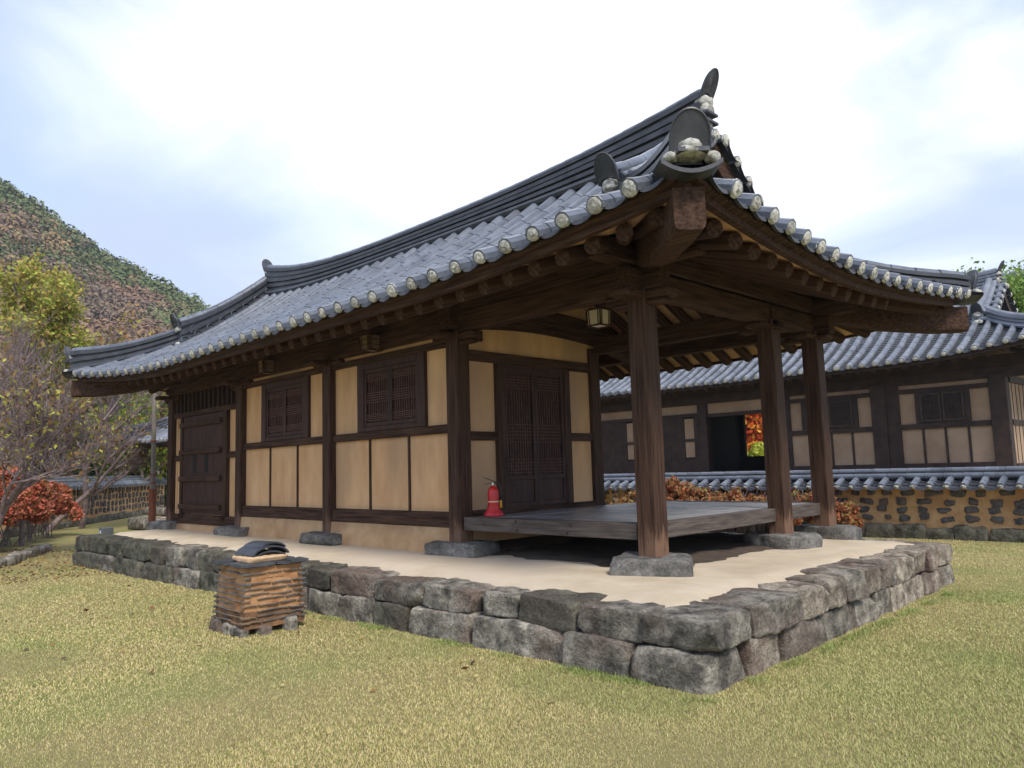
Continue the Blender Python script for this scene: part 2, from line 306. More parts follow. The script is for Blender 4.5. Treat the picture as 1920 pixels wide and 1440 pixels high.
# ------------------------------------------------------------------ tiled hip-and-gable roof
class Roof:
    """x0,x1,y0,y1: eave outline; zr: surface height at the ridge; v: gable verge inset from each end"""
    def __init__(s,x0,x1,y0,y1,z0,zr,v0,v1,lift,flare,D=4.,pitch=.37,xs=None,ys=None,rb=.35,rl=.35,r=.078,yc=None,k=(.62,.38),dxr=(.42,.42),lb=.08,bd=0.,e0=None):
        s.__dict__.update(locals()); s.yc=yc if yc is not None else (y0+y1)/2; s.run=s.yc-y0; s.xv0=x0+v0; s.xv1=x1-v1
    def w(s,d): return max(0.,1-max(d,0)/s.D)**2
    def lf(s,x,iy): return (-s.bd*(1-max(s.w(x-s.x0),s.w(s.x1-x))) if iy else 0.)+ s.lift[(0,iy)]*s.w(x-s.x0)+s.lift[(1,iy)]*s.w(s.x1-x)
    def fl(s,x,iy): return s.flare[(0,iy)]*s.w(x-s.x0)+s.flare[(1,iy)]*s.w(s.x1-x)
    def le(s,y,ix): return s.lift[(ix,0)]*s.w(y-s.y0)+s.lift[(ix,1)]*s.w(s.y1-y)
    def fe(s,y,ix): return (s.e0[ix] if s.e0 else s.flare[(ix,0)]*.4)*s.w(y-s.y0)+s.flare[(ix,1)]*s.w(s.y1-y)*.4
    def g(s,t): return s.k[0]*t+s.k[1]*t*t
    def zrr(s,x): 
        m=(s.xv0+s.xv1)/2;h=(s.xv1-s.xv0)/2
        return s.zr+(.05 if x>m else s.lb)*min(1.3,abs((x-m)/h))**4
    def front(s,x,y,iy=0):
        """surface height on the long slopes"""
        ye=(s.y0-s.fl(x,0)) if iy==0 else (s.y1+s.fl(x,1)); t=(y-ye)/(s.yc-ye); z=s.z0+s.lf(x,iy)
        return z+(s.zrr(x)-z)*s.g(t)
    def end(s,x,y,ix=1):
        xe=(s.x1+s.fe(y,1)) if ix==1 else (s.x0-s.fe(y,0)); t=(x-xe)*(-1 if ix else 1)/s.run; z=s.z0+s.le(y,ix); return z+(s.zr-z)*s.g(t)
    def soff(s,x,y):
        """height of the plaster soffit over the rafters"""
        dF=y-(s.y0-s.fl(x,0)); dB=(s.y1+s.fl(x,1))-y; dR=(s.x1+s.fe(y,1))-x; dL=x-(s.x0-s.fe(y,0))
        m=min(dF,dB,dR,dL)
        l=s.lf(x,0) if m==dF else s.lf(x,1) if m==dB else s.le(y,1) if m==dR else s.le(y,0)
        return s.z0-.20+l*max(0,1-.35*m)+.40*min(m,3.2)
    def cover(s,mb,P,a0,a1,c,r=None,L=.34,n=7):
        r=r or s.r; c=Vector(c); k0=len(mb.v); rings=[]; a=a0; b0=a0+L*random.uniform(.45,1.)
        while a<a1-.03:
            b=min(b0 if a==a0 else a+L,a1)
            for aa,rr in((a,r),(b-.013,r*.975),(b-.012,r*.89),(b-.001,r*.89)): rings.append((aa,rr))
            a=b
        for aa,rr in rings:
            p=Vector(P(aa)); q=Vector(P(aa+.05)); d=(q-p).normalized(); u=c.cross(d).normalized()
            if u.z<0:u=-u
            for j in range(n):
                t=radians(-20)+(pi+radians(40))*j/(n-1); mb.v.append(tuple(p+c*(cos(t)*rr)+u*(sin(t)*rr)))
        for i in range(len(rings)-1):
            for j in range(n-1):
                A=k0+i*n+j; mb.f.append((A,A+1,A+1+n,A+n))
        mb.f.append(tuple(k0+j for j in range(n)))
    def channel(s,mb,PL,PR,a1,st=.13,dep=.062,n=6,a0=0.):
        """concave under-tiles stepping down between two rows; PL/PR give the two edges"""
        a=a0; k=0; first=True
        while a<a1:
            b=min(a+st,a1); row=[]
            for aa,up in((a,.030),(b,.004)):
                l=Vector(PL(aa)); rr=Vector(PR(aa)); ring=[]
                for j in range(n+1):
                    u=j/n; p=l.lerp(rr,u); e=2*u-1; p.z+= -.012-dep*(1-e*e)+up; ring.append(p)
                row.append(ring)
            low=[p-Vector((0,0,.024)) for p in row[0]]
            if first:
                # drooping end tile, thick lip seen from below
                ext=[]; 
                dv=(Vector(PL(a))-Vector(PL(a+.1))).normalized()
                for j,p in enumerate(row[0]):
                    e=2*j/n-1; ext.append(p+dv*.02+Vector((0,0,-.045*(1-.6*e*e))))
                back=[p-dv*.04 for p in ext]
                k0=len(mb.v); mb.v+=[tuple(p) for p in row[0]]+[tuple(p) for p in ext]+[tuple(p) for p in back]
                for j in range(n): mb.f.append((k0+j,k0+j+1,k0+n+1+j+1,k0+n+1+j)); mb.f.append((k0+n+1+j,k0+n+2+j,k0+2*n+3+j,k0+2*n+2+j))
                first=False
            k0=len(mb.v); mb.v+=[tuple(p) for p in low]+[tuple(p) for p in row[0]]+[tuple(p) for p in row[1]]
            for j in range(n):
                mb.f.append((k0+j,k0+j+1,k0+n+1+j+1,k0+n+1+j)); mb.f.append((k0+n+1+j,k0+n+2+j,k0+2*n+3+j,k0+2*n+2+j))
            a=b
def plug_mesh(seed,r=.078):
    q=MB(); n=12;m=5; rr=random.Random(seed); k=0; off=rr.random()*50
    q.v.append((0.035,0,.015))
    for i in range(1,m+1):
        f=i/m
        for j in range(n):
            t=2*pi*j/n; y=cos(t)*r*1.03*f; z=sin(t)*r*1.03*f
            if z<0: z*=.72
            x=.016*(1-f**2.4)+noise.noise(Vector((y*40+off,z*40,0)))*.010
            y*=1+noise.noise(Vector((t*2,off,0)))*.08
            q.v.append((x if i<m else -.02,y,z))
    for j in range(n): q.f.append((0,1+j,1+(j+1)%n))
    for i in range(m-1):
        for j in range(n):
            a=1+i*n+j;b=1+i*n+(j+1)%n; q.f.append((a,a+n,b+n,b))
    return q
PLUGS={}
def get_plug(i,r):
    key=(i%4,round(r,3))
    if key not in PLUGS:
        q=plug_mesh(i%4,r); me=bpy.data.meshes.new('eave_plug'); me.from_pydata(q.v,[],q.f); me.materials.append(PLx); me.polygons.foreach_set('use_smooth',[True]*len(me.polygons)); PLUGS[key]=me
    return PLUGS[key]
PC=[0]
def put_plug(parent,p,out,r=.078,name='eave_plug',sc=1.):
    PC[0]+=1; o=bpy.data.objects.new(name,get_plug(PC[0],r)); COL.objects.link(o); o.parent=parent
    x=Vector(out).normalized(); y=Vector((0,0,1)).cross(x).normalized(); z=x.cross(y); M=Matrix((x,y,z)).transposed().to_4x4()
    M=Matrix.Translation(Vector(p)-wloc(parent))@M@Matrix.Rotation(random.uniform(-.2,.2),4,'X')@Matrix.Diagonal((sc*.93,random.uniform(.86,1.0)*sc,random.uniform(.84,1.03)*sc,1)); o.matrix_local=M; return o
def ridge_sweep(mb,pts,hs,wb=.17,wt=.10,layers=4,caps=True,topr=.085):
    """stacked flat ridge tiles (with dark reveals) under a round cover tile; pts: base centre line, hs: height of the stack at each"""
    pts=[Vector(p) for p in pts];N=len(pts)
    def frame(i):
        d=(pts[min(i+1,N-1)]-pts[max(i-1,0)]); d.z=0; d.normalize(); return Vector((-d.y,d.x,0))
    prof=[]   # (half width, relative height)
    for k in range(layers):
        w0=wb+(wt-wb)*k/layers; z=k/layers; dz=1/layers
        jit=.012*((k*37)%3-1)
        prof+=[(w0*.72,z),(w0*.72,z+dz*.34),(w0+jit,z+dz*.36),(w0+jit,z+dz*.96),(w0*.72,z+dz*.97)]
    full=[(a,b) for a,b in prof]+[(-a,b) for a,b in reversed(prof)]
    k0=len(mb.v); m=len(full)
    for i,p in enumerate(pts):
        c=frame(i)
        for a,b in full: mb.v.append(tuple(p+c*a+Vector((0,0,b*hs[i]))))
    for i in range(N-1):
        for j in range(m-1):
            A=k0+i*m+j; mb.f.append((A,A+1,A+1+m,A+m))
    if caps: mb.f.append(tuple(k0+j for j in range(m))); mb.f.append(tuple(k0+(N-1)*m+j for j in range(m))[::-1])
    # round bottom tubes against the slope
    for sg in(-1,1): mb.tube([pts[i]+frame(i)*sg*(wb+.0)+Vector((0,0,.02)) for i in range(N)],.055,6,cap=False)
def ridge_cover(mb,pts,hs,r=.085,L=.36):
    P=[Vector(p)+Vector((0,0,h)) for p,h in zip(pts,hs)]
    # arc-length resample
    d=[0]
    for a,b in zip(P,P[1:]): d.append(d[-1]+(b-a).length)
    def at(s):
        s=max(0,min(d[-1]-1e-6,s)); 
        for i in range(len(P)-1):
            if s<=d[i+1]: return P[i].lerp(P[i+1],(s-d[i])/(d[i+1]-d[i]))
        return P[-1]
    a=0;n=9
    rings=[]
    while a<d[-1]-.02:
        b=min(a+L,d[-1])
        for aa,rr in((a,r),(b-.02,r*.94),(b-.018,r*.84),(b-.002,r*.84)): rings.append((aa,rr))
        a=b
    k0=len(mb.v)
    for aa,rr in rings:
        p=at(aa);q=at(min(aa+.06,d[-1]));
        if (q-p).length<1e-4: q=p;p=at(aa-.06); p2=at(aa)
        else: p2=p
        dr=(q-p).normalized(); c=Vector((-dr.y,dr.x,0)).normalized(); u=dr.cross(c)
        if u.z<0:u=-u
        for j in range(n):
            t=radians(-35)+(pi+radians(70))*j/(n-1); mb.v.append(tuple(p2+c*cos(t)*rr*1.1+u*sin(t)*rr))
    for i in range(len(rings)-1):
        for j in range(n-1):
            A=k0+i*n+j; mb.f.append((A,A+1,A+1+n,A+n))
    mb.f.append(tuple(k0+j for j in range(n))); mb.f.append(tuple(k0+(len(rings)-1)*n+j for j in range(n)))
def end_plate(name,parent,p,out,w=.30,h=.34,tilt=.35,m=TILED,motif=True):
    """arched end tile with a hollow foot, standing across the ridge end; leans outward"""
    x=Vector(out);x.z=0;x.normalize(); y=Vector((0,0,1)).cross(x); q=MB()
    n=16; outer=[];inner=[]
    for j in range(n+1):
        t=pi*j/n; outer.append((cos(t)*w/2*(1.0),h*.42+sin(t)*h*.58)); 
    outer=[(w/2*.97,0.0)]+[(w/2,h*.2)]+outer+[(-w/2,h*.2)]+[(-w/2*.97,0.0)]
    arch=[]
    for j in range(9):
        t=pi-pi*j/8; arch.append((cos(t)*w/2*.86,.0+sin(t)*h*.20))
    loop=outer+arch; th=.035; c0=Vector((0,0,0))
    def pt(a,b,d,curl=True):
        off=-tilt*b+ .25*b*b/h  # lean outward and curl
        return x*(d+tilt*b*.9)+y*a+Vector((0,0,b))
    K=len(loop)
    q.v+=[tuple(Vector(p)+pt(a,b,th)) for a,b in loop]+[tuple(Vector(p)+pt(a,b,0)) for a,b in loop]
    q.f.append(tuple(range(K))); q.f.append(tuple(range(2*K-1,K-1,-1)))
    for j in range(K): q.f.append((j,K+j,K+(j+1)%K,(j+1)%K))
    # raised rim + concentric ribs (a plain ripple relief)
    rim=[Vector(p)+pt(a,b,th) for a,b in outer]; q.tube(rim,.011,5)
    if motif:
        for f in(.78,.62,.46,.30,.14):
            q.tube([Vector(p)+pt(a*f,h*.42+(b-h*.42)*f,th+.001) for a,b in outer[1:-1]],.0045,4)
    return q.build(name,m,parent)
def mortar(name,parent,pts,sz,seed=1,m=None):
    q=MB()
    for i,p in enumerate(pts):
        s3=sz[i] if isinstance(sz,list) else sz
        q.stone(p,s3,seed+i*3,n=4,k=2.6,amp=.022,fr=7)
    return q.build(name,m or LIME,parent,smooth=True)
def build_roof(R,parent,far=False,rows_front=True,rows_back=True,rows_l=True,rows_r=True,plug_lim=None,fan=True,name='tile_roof',rafters=True):
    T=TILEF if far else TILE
    cov=MB();ch=MB()
    roof=bpy.data.objects.new(name,None)
    pl=[]
    def front_side(iy):
        sg=1 if iy==0 else -1
        xs=R.xs or [R.x0+.2+i*R.pitch for i in range(int((R.x1-R.x0-.3)/R.pitch)+1)]
        def P(x):
            ye=(R.y0-R.fl(x,0)) if iy==0 else (R.y1+R.fl(x,1))
            return lambda a:(x,ye+sg*a,R.front(x,ye+sg*a,iy))
        def amax(x):
            ye=(R.y0-R.fl(x,0)) if iy==0 else (R.y1+R.fl(x,1))
            if x>R.xv1: return max(.1,(R.x1-x)*R.run/(R.run)+abs(ye-(R.y0 if iy==0 else R.y1)))
            if x<R.xv0: return max(.1,(x-R.x0)+abs(ye-(R.y0 if iy==0 else R.y1)))
            return abs(R.yc-ye)-.02
        for x in xs:
            R.cover(cov,P(x),-.055,amax(x),(1,0,0)); p=P(x)(-.055); pl.append((p,(0,-sg,-.35)))
        e=sorted(xs); e=[e[0]-R.pitch]+e+[e[-1]+R.pitch]
        for xa,xb in zip(e,e[1:]):
            xa2=max(xa,R.x0+.0);xb2=min(xb,R.x1-.0); xm=(xa2+xb2)/2
            if xb2-xa2<.05: continue
            am=min(abs(R.yc-R.y0),amax(min(max(xm,R.x0+.05),R.x1-.05))+ (.04 if (xm>R.xv1 or xm<R.xv0) else 0))
            R.channel(ch,P(xa2),P(xb2),am)
    def end_side(ix):
        sg=-1 if ix==1 else 1
        ys=(R.ys if (R.ys and ix==1) else None) or [R.y0+.45+i*R.pitch for i in range(int((R.y1-R.y0-.6)/R.pitch)+1)]
        def P(y):
            xe=(R.x1+R.fe(y,1)) if ix==1 else (R.x0-R.fe(y,0))
            return lambda a:(xe+sg*a,y,R.end(xe+sg*a,y,ix))
        xv=(R.v1 if ix==1 else R.v0)+.35
        def amax(y): return max(.1,min(y-R.y0,R.y1-y,xv))
        for y in ys:
            R.cover(cov,P(y),-.055,amax(y),(0,1,0)); pl.append((P(y)(-.055),(-sg,0,-.35)))
        e=sorted(ys); e=[e[0]-R.pitch]+e+[e[-1]+R.pitch]
        for ya,yb in zip(e,e[1:]):
            ya2=max(ya,R.y0);yb2=min(yb,R.y1); ym=(ya2+yb2)/2
            if yb2-ya2<.05: continue
            am=min(xv,amax(min(max(ym,R.y0+.05),R.y1-.05))+.04); R.channel(ch,P(ya2),P(yb2),am)
    if rows_front: front_side(0)
    if rows_back: front_side(1)
    if rows_r: end_side(1)
    if rows_l: end_side(0)
    bpy.data.objects.remove(roof)
    roof=ch.build(name,TILEL,parent)
    cov.build('cover_tiles',T,roof,smooth=True,ang=35)
    for p,o in pl:
        if plug_lim and not plug_lim(p): continue
        put_plug(roof,p,o,R.r)
    # verge rows, barge boards, gable walls
    for ix,on in((1,rows_r),(0,rows_l)):
        if not on: continue
        sg=1 if ix==1 else -1; xv=R.xv1 if ix==1 else R.xv0
        vm=MB(); bb=MB()
        for iy in(0,1):
            vc=MB()
            sy=1 if iy==0 else -1; ylow=(R.y0 if iy==0 else R.y1)+sy*((R.v1 if ix else R.v0)-.1); k=0; y=R.yc-sy*.12
            ysl=[]
            while (y-ylow)*sy>0: ysl.append(y); y-=sy*.27
            for y in ysl:
                z=R.front(xv,y,iy)+.03
                R.cover(vm,lambda a,y=y,z=z:(xv-sg*a,y,z+.05*a),0.,.42,(0,1,0),r=R.r*.95,L=.3); put_plug(roof,(xv,y,z),(sg,0,-.1),R.r,'verge_plug')
            for ya,yb in zip(ysl,ysl[1:]):
                R.channel(vc,lambda a,y=ya:(xv-sg*a,y,R.front(xv,y,iy)+.03),lambda a,y=yb:(xv-sg*a,y,R.front(xv,y,iy)+.03),.35)
            vc.build('verge_under_tiles',TILED,roof)
            # barge board under the verge
            N=8; ys2=[R.yc+(ylow-R.yc)*i/N for i in range(N+1)]
            for i in range(N):
                a=ys2[i];b=ys2[i+1]; za=R.front(xv,a,iy)-.05;zb=R.front(xv,b,iy)-.05; x0=xv-sg*.10;x1=xv-sg*.15
                bb.add([(x0,a,za),(x0,b,zb),(x0,b,zb-.34),(x0,a,za-.34),(x1,a,za),(x1,b,zb),(x1,b,zb-.34),(x1,a,za-.34)],[(0,1,2,3),(7,6,5,4),(3,2,6,7),(0,4,5,1)])
        vm.build('verge_tiles',T,roof,smooth=True,ang=35)
        bb.build('barge_board',WF if far else WY,roof)
        gx=xv-sg*.40; g=MB(); N=10; top=[(R.y0+.9+(R.y1-R.y0-1.8)*i/N) for i in range(N+1)]
        vs=[(gx,y,R.front(gx,y,0 if y<R.yc else 1)-.05) for y in top]+[(gx,y,R.z0+.5) for y in top]
        g.add(vs,[(i,i+1,N+2+i,N+1+i) for i in range(N)]); g.build('gable_wall',WF if far else WY,roof)
    # soffit
    n1=int((R.x1-R.x0)/.3);n2=int((R.y1-R.y0)/.3); q=MB()
    for i in range(n1+1):
        for j in range(n2+1):
            u=i/n1;v=j/n2; x=R.x0+(R.x1-R.x0)*u; y=R.y0-R.fl(x,0)+.14+((R.y1+R.fl(x,1)-.14)-(R.y0-R.fl(x,0)+.14))*v
            xl=R.x0-R.fe(y,0)+.14; xr=R.x1+R.fe(y,1)-.14; x=xl+(xr-xl)*u; q.v.append((x,y,R.soff(x,y)))
    for i in range(n1):
        for j in range(n2):
            a=i*(n2+1)+j; q.f.append((a,a+1,a+n2+2,a+n2+1))
    q.build('soffit',PL if not far else PLF,parent)
    # eave board following the edge
    q=MB(); loop=[]
    def edge(n=60):
        L=[]
        for i in range(n+1):
            x=R.x0+(R.x1-R.x0)*i/n; L.append((x,R.y0-R.fl(x,0),R.z0+R.lf(x,0),0,1))
        for i in range(1,n+1):
            y=R.y0+(R.y1-R.y0)*i/n; L.append((R.x1+R.fe(y,1),y,R.z0+R.le(y,1),-1,0))
        for i in range(1,n+1):
            x=R.x1-(R.x1-R.x0)*i/n; L.append((x,R.y1+R.fl(x,1),R.z0+R.lf(x,1),0,-1))
        for i in range(1,n):
            y=R.y1-(R.y1-R.y0)*i/n; L.append((R.x0-R.fe(y,0),y,R.z0+R.le(y,0),1,0))
        return L
    E=edge(); N=len(E); cx=(R.x0+R.x1)/2;
    for (x,y,z,dx,dy) in E:
        # inset towards the inside, mitred at the corners
        def ins(d): return (min(max(x,R.x0-.6),R.x1+.6)+ (dx*d if dx else (d if x-R.x0<d else (-d if R.x1-x<d else 0))), y+(dy*d if dy else (d if y-R.y0<d else (-d if R.y1-y<d else 0))))
        a=ins(.035);b=ins(.10);c=ins(.17)
        q.v+=[(a[0],a[1],z-.055),(a[0],a[1],z-.085),(b[0],b[1],z-.10),(b[0],b[1],z-.165),(c[0],c[1],z-.165),(c[0],c[1],z-.05)]
    for i in range(N):
        for j in range(5):
            A=i*6+j;B=((i+1)%N)*6+j; q.f.append((A,B,B+1,A+1))
    q.build('eave_board',WF if far else WX,parent)
    return roof
def sample(f,n): return [f(i/n) for i in range(n+1)]
def main_ridges(R,roof,h0=.30,h1=.62,hd=.26,far=False,corners=((0,0),(1,0),(0,1),(1,1)),dtop=.55,curl=.16,plates=True,yd=None,plate_dz=0.,lx=0.):
    # main ridge
    xa=R.xv0+.22;xb=R.xv1-.22;N=24
    pts=[(xa+(xb-xa)*i/N,R.yc,R.zrr(xa+(xb-xa)*i/N)-.06) for i in range(N+1)]
    hs=[h0+(h1-h0)*abs(2*i/N-1)**2.6 for i in range(N+1)]
    q=MB(); ridge_sweep(q,pts,hs,layers=5,wb=.17,wt=.12); rg=q.build('main_ridge',TILED if not far else TILEF,roof)
    q=MB(); ridge_cover(q,pts,hs,r=.09); q.build('ridge_cover_tile',TILE if not far else TILEF,rg,smooth=True,ang=35)
    for i,sg in((0,-1),(N,1)):
        p=Vector(pts[i]);h=hs[i]
        end_plate('ridge_end_tile',rg,p+Vector((sg*.0,0,h-.08)),(sg,0,0),.26,.34,.55)
        mortar('ridge_mortar',rg,[p+Vector((sg*.0,0,h-.10)),p+Vector((sg*.02,.02,h-.22)),p+Vector((sg*.03,-.03,h*.35))],[(.10,.13,.08),(.07,.12,.09),(.06,.14,.09)],seed=11)
        q=MB()
        for k in range(3): q.box(p.x-.02+sg*.03*k*0,p.x+sg*.12,p.y-.13,p.y+.13,p.z+h*.2+k*.11,p.z+h*.2+k*.11+.03) if sg>0 else q.box(p.x+sg*.12,p.x+.02,p.y-.13,p.y+.13,p.z+h*.2+k*.11,p.z+h*.2+k*.11+.03)
        q.build('ridge_end_slabs',TILED,rg)
    for ix in(0,1):
        sg=1 if ix else -1; xv=R.xv1 if ix else R.xv0; v=R.v1 if ix else R.v0; xd=xv-sg*R.dxr[ix]
        for iy in(0,1):
            if (ix,iy) not in corners: continue
            sy=1 if iy==0 else -1
            y_end=(R.y0 if iy==0 else R.y1)+sy*(v-.02 if yd is None else yd); N=12
            # descending ridge
            pts=[];hs=[]
            for i in range(N+1):
                y=R.yc-sy*.12+(y_end-(R.yc-sy*.12))*i/N; pts.append((xd,y,R.front(xd,y,iy)-.02)); hs.append(hd+.04+.12*(i/N)**3+(lx if ix==0 else 0))
            q=MB(); ridge_sweep(q,pts,hs,layers=3,wb=.15,wt=.11); dr=q.build('descending_ridge',TILED if not far else TILEF,roof)
            q=MB(); ridge_cover(q,pts,hs,r=.085); ridge_cover(q,[(p[0]+sg*.13,p[1],p[2]) for p in pts],[h*.72 for h in hs],r=.07); q.build('ridge_cover_tile',TILE if not far else TILEF,dr,smooth=True,ang=35)
            p=Vector(pts[-1])
            end_plate('ridge_end_tile',dr,p+Vector((0,-sy*.01,hs[-1]-.14)),(0,-sy,0),.27,.30,.45)
            mortar('ridge_mortar',dr,[p+Vector((0,-sy*.02,hs[-1]-.16)),p+Vector((0,-sy*.02,.05))],[(.10,.05,.07),(.12,.06,.06)],seed=21+ix)
            # hip ridge
            cx=(R.x1+R.fe(R.y0 if iy==0 else R.y1,1)) if ix else (R.x0-R.fe(R.y0 if iy==0 else R.y1,0)); cy=(R.y0-R.fl(R.x0 if ix==0 else R.x1,0)) if iy==0 else (R.y1+R.fl(R.x0 if ix==0 else R.x1,1))
            zc=R.z0+R.lift[(ix,iy)]
            A=Vector((xv-sg*.30,(R.y0 if iy==0 else R.y1)+sy*(v+.30),0)); Bp=Vector((cx,cy,0))+(A-Vector((cx,cy,0))).normalized()*.08
            pts=[];hs=[]
            for i in range(N+1):
                f=i/N;p=A.lerp(Bp,f); p.z=max(R.front(p.x,p.y,iy),0)-.02
                pts.append(tuple(p)); hs.append(hd-.04+.04*(1-f)+(curl+(lx if ix==0 else 0))*f**3+(lx*.5 if ix==0 else 0))
            q=MB(); ridge_sweep(q,pts,hs,layers=3,wb=.15,wt=.11); dr=q.build('hip_ridge',TILED if not far else TILEF,roof)
            q=MB(); ridge_cover(q,pts,hs,r=.088); q.build('ridge_cover_tile',TILE if not far else TILEF,dr,smooth=True,ang=35)
            p=Vector(pts[-1]); o=(Bp-A).normalized(); sd=Vector((-o.y,o.x,0))
            end_plate('ridge_end_tile',dr,p+o*.0+Vector((0,0,hs[-1]-.16+plate_dz)),o,.31,.33,.38,motif=False)
            mortar('ridge_mortar',dr,[p+o*.02+Vector((0,0,hs[-1]-.14)),p+o*.05+Vector((0,0,.06)),p+o*.06+sd*.16+Vector((0,0,.03)),p+o*.06-sd*.16+Vector((0,0,.03))],[(.10,.10,.055),(.12,.12,.045),(.055,.055,.045),(.055,.055,.045)],seed=31+ix*2+iy)
            q=MB(); q.beam(p+o*.02-sd*.12+Vector((0,0,hs[-1]-.22)),p+o*.02+sd*.12+Vector((0,0,hs[-1]-.22)),.30,.035); 
            # turned-up concave tile at the very corner
            n=10; cc=Vector((cx,cy,zc)); 
            top=[];bot=[]
            for j in range(n+1):
                u=2*j/n-1; e=cc+o*.02+sd*(u*.24)+Vector((0,0,-.07+.085*u*u)); top.append(e);bot.append(e-Vector((0,0,.035)))
            k0=len(q.v); q.v+=[tuple(t) for t in top]+[tuple(t) for t in bot]+[tuple(t-o*.35+Vector((0,0,.03))) for t in top]+[tuple(t-o*.35) for t in bot]
            for j in range(n):
                a=k0+j;b=k0+n+1+j;c=k0+2*n+2+j;d=k0+3*n+3+j; q.f+= [(a,b,b+1,a+1),(a,a+1,c+1,c),(b,d,d+1,b+1)]
            q.build('corner_tile',TILED,dr)
def rafter_mesh(m,r0,r1,name='rafter'):
    q=MB(); q.tube([(0,0,0),(-.004,0,0),(-.01,0,0),(-.5,0,0),(-1,0,0)],[r0*.93,r0*.985,r0,r0*1.02,r1],14); me=bpy.data.meshes.new(name); me.from_pydata(q.v,[],q.f); me.materials.append(m)
    me.polygons.foreach_set('use_smooth',[True]*len(me.polygons)); me.set_sharp_from_angle(angle=radians(40)); return me
RAF={}
def put_rafter(parent,end,inner,r=.075,m=None):
    m=m or WX
    if (m.name,r) not in RAF: RAF[(m.name,r)]=rafter_mesh(m,r,r*.9)
    o=bpy.data.objects.new('rafter',RAF[(m.name,r)]); COL.objects.link(o); o.parent=parent
    a=Vector(end);b=Vector(inner); x=(a-b); L=x.length; x.normalize(); y=Vector((0,0,1)).cross(x).normalized(); z=x.cross(y)
    M=Matrix((x,y,z)).transposed().to_4x4(); o.matrix_local=Matrix.Translation(a-wloc(parent))@M@Matrix.Diagonal((L,1,1,1)); return o
def rafters(R,parent,sp=.36,ins=.30,dz=.085,F=2.3,sides='FBRL',m=None,r=.075,inner=2.6):
    def zat(x,y): return R.soff(x,y)-dz
    def one(x,y,ix_,iy_):
        put_rafter(parent,(x,y,zat(x,y)),(ix_,iy_,zat(ix_,iy_)),r,m)
    if 'F' in sides or 'B' in sides:
        for iy,ch in((0,'F'),(1,'B')):
            if ch not in sides: continue
            sg=1 if iy==0 else -1; n=int((R.x1-R.x0-.7)/sp)
            for i in range(n+1):
                x=R.x0+.40+(R.x1-R.x0-.8)*i/n; y=(R.y0-R.fl(x,0)+ins) if iy==0 else (R.y1+R.fl(x,1)-ins)
                Y0=R.y0 if iy==0 else R.y1
                dr=R.x1-x;dl=x-R.x0
                if dr<F: ax,ay=R.x1-F,Y0+sg*F; f=.93; ixx,iyy=x+(ax-x)*f,y+(ay-y)*f
                elif dl<F: ax,ay=R.x0+F,Y0+sg*F; f=.93; ixx,iyy=x+(ax-x)*f,y+(ay-y)*f
                else: ixx,iyy=x,y+sg*inner
                one(x,y,ixx,iyy)
    for ix,ch in((1,'R'),(0,'L')):
        if ch not in sides: continue
        sg=-1 if ix else 1; n=int((R.y1-R.y0-.7)/sp)
        for i in range(n+1):
            y=R.y0+.40+(R.y1-R.y0-.8)*i/n; x=(R.x1+R.fe(y,1)-ins) if ix else (R.x0-R.fe(y,0)+ins); X0=R.x1 if ix else R.x0
            d=min(y-R.y0,R.y1-y)
            if d<F: ay=R.y0+F if y-R.y0<F else R.y1-F; ax=X0+sg*F; f=.93; ixx,iyy=x+(ax-x)*f,y+(ay-y)*f
            else: ixx,iyy=x+sg*min(F,inner),y
            one(x,y,ixx,iyy)
# ================================================================== GROUND
def gz(x,y): 
    return -.67-.0075*min(12,max(0,-x))+ (.0 if y<8 else 0)
V=[];nx,ny=90,90
gxs=np.concatenate([np.linspace(-900,-60,12),np.linspace(-50,25,66),np.linspace(40,900,12)]); gys=np.concatenate([np.linspace(-200,-25,6),np.linspace(-20,40,60),np.linspace(50,1200,16)])
q=MB()
for x in gxs:
    for y in gys: q.v.append((x,y,gz(x,y)+.012*noise.noise(Vector((x*.5,y*.5,0)))))
n2=len(gys)
for i in range(len(gxs)-1):
    for j in range(n2-1): a=i*n2+j; q.f.append((a,a+n2,a+n2+1,a+1))
def lawn_mat():
    m=mat('lawn_ground',(.26,.22,.095),(.42,.35,.17),scale=60,rough=.95,bump=1.,bscale=120,det=12,lo=.3,hi=.7,spec=.1,coord='Object')
    t=m.node_tree;N=t.nodes;K=t.links.new;b=N['Principled BSDF'];src=b.inputs['Base Color'].links[0].from_socket
    tx=N.new('ShaderNodeTexCoord');n=N.new('ShaderNodeTexNoise');n.inputs['Scale'].default_value=.55;n.inputs['Detail'].default_value=5;K(tx.outputs['Object'],n.inputs['Vector'])
    r=N.new('ShaderNodeValToRGB');e=r.color_ramp.elements;e[0].position=.45;e[0].color=(0,0,0,1);e[1].position=.62;e[1].color=(.8,.8,.8,1);K(n.outputs['Fac'],r.inputs[0])
    x=N.new('ShaderNodeMix');x.data_type='RGBA';K(r.outputs[0],x.inputs[0]);K(src,x.inputs[6]);x.inputs[7].default_value=(.27,.285,.10,1);K(x.outputs[2],b.inputs['Base Color']);return m
gr=q.build('ground',lawn_mat(),smooth=True); gr['kind']='structure'
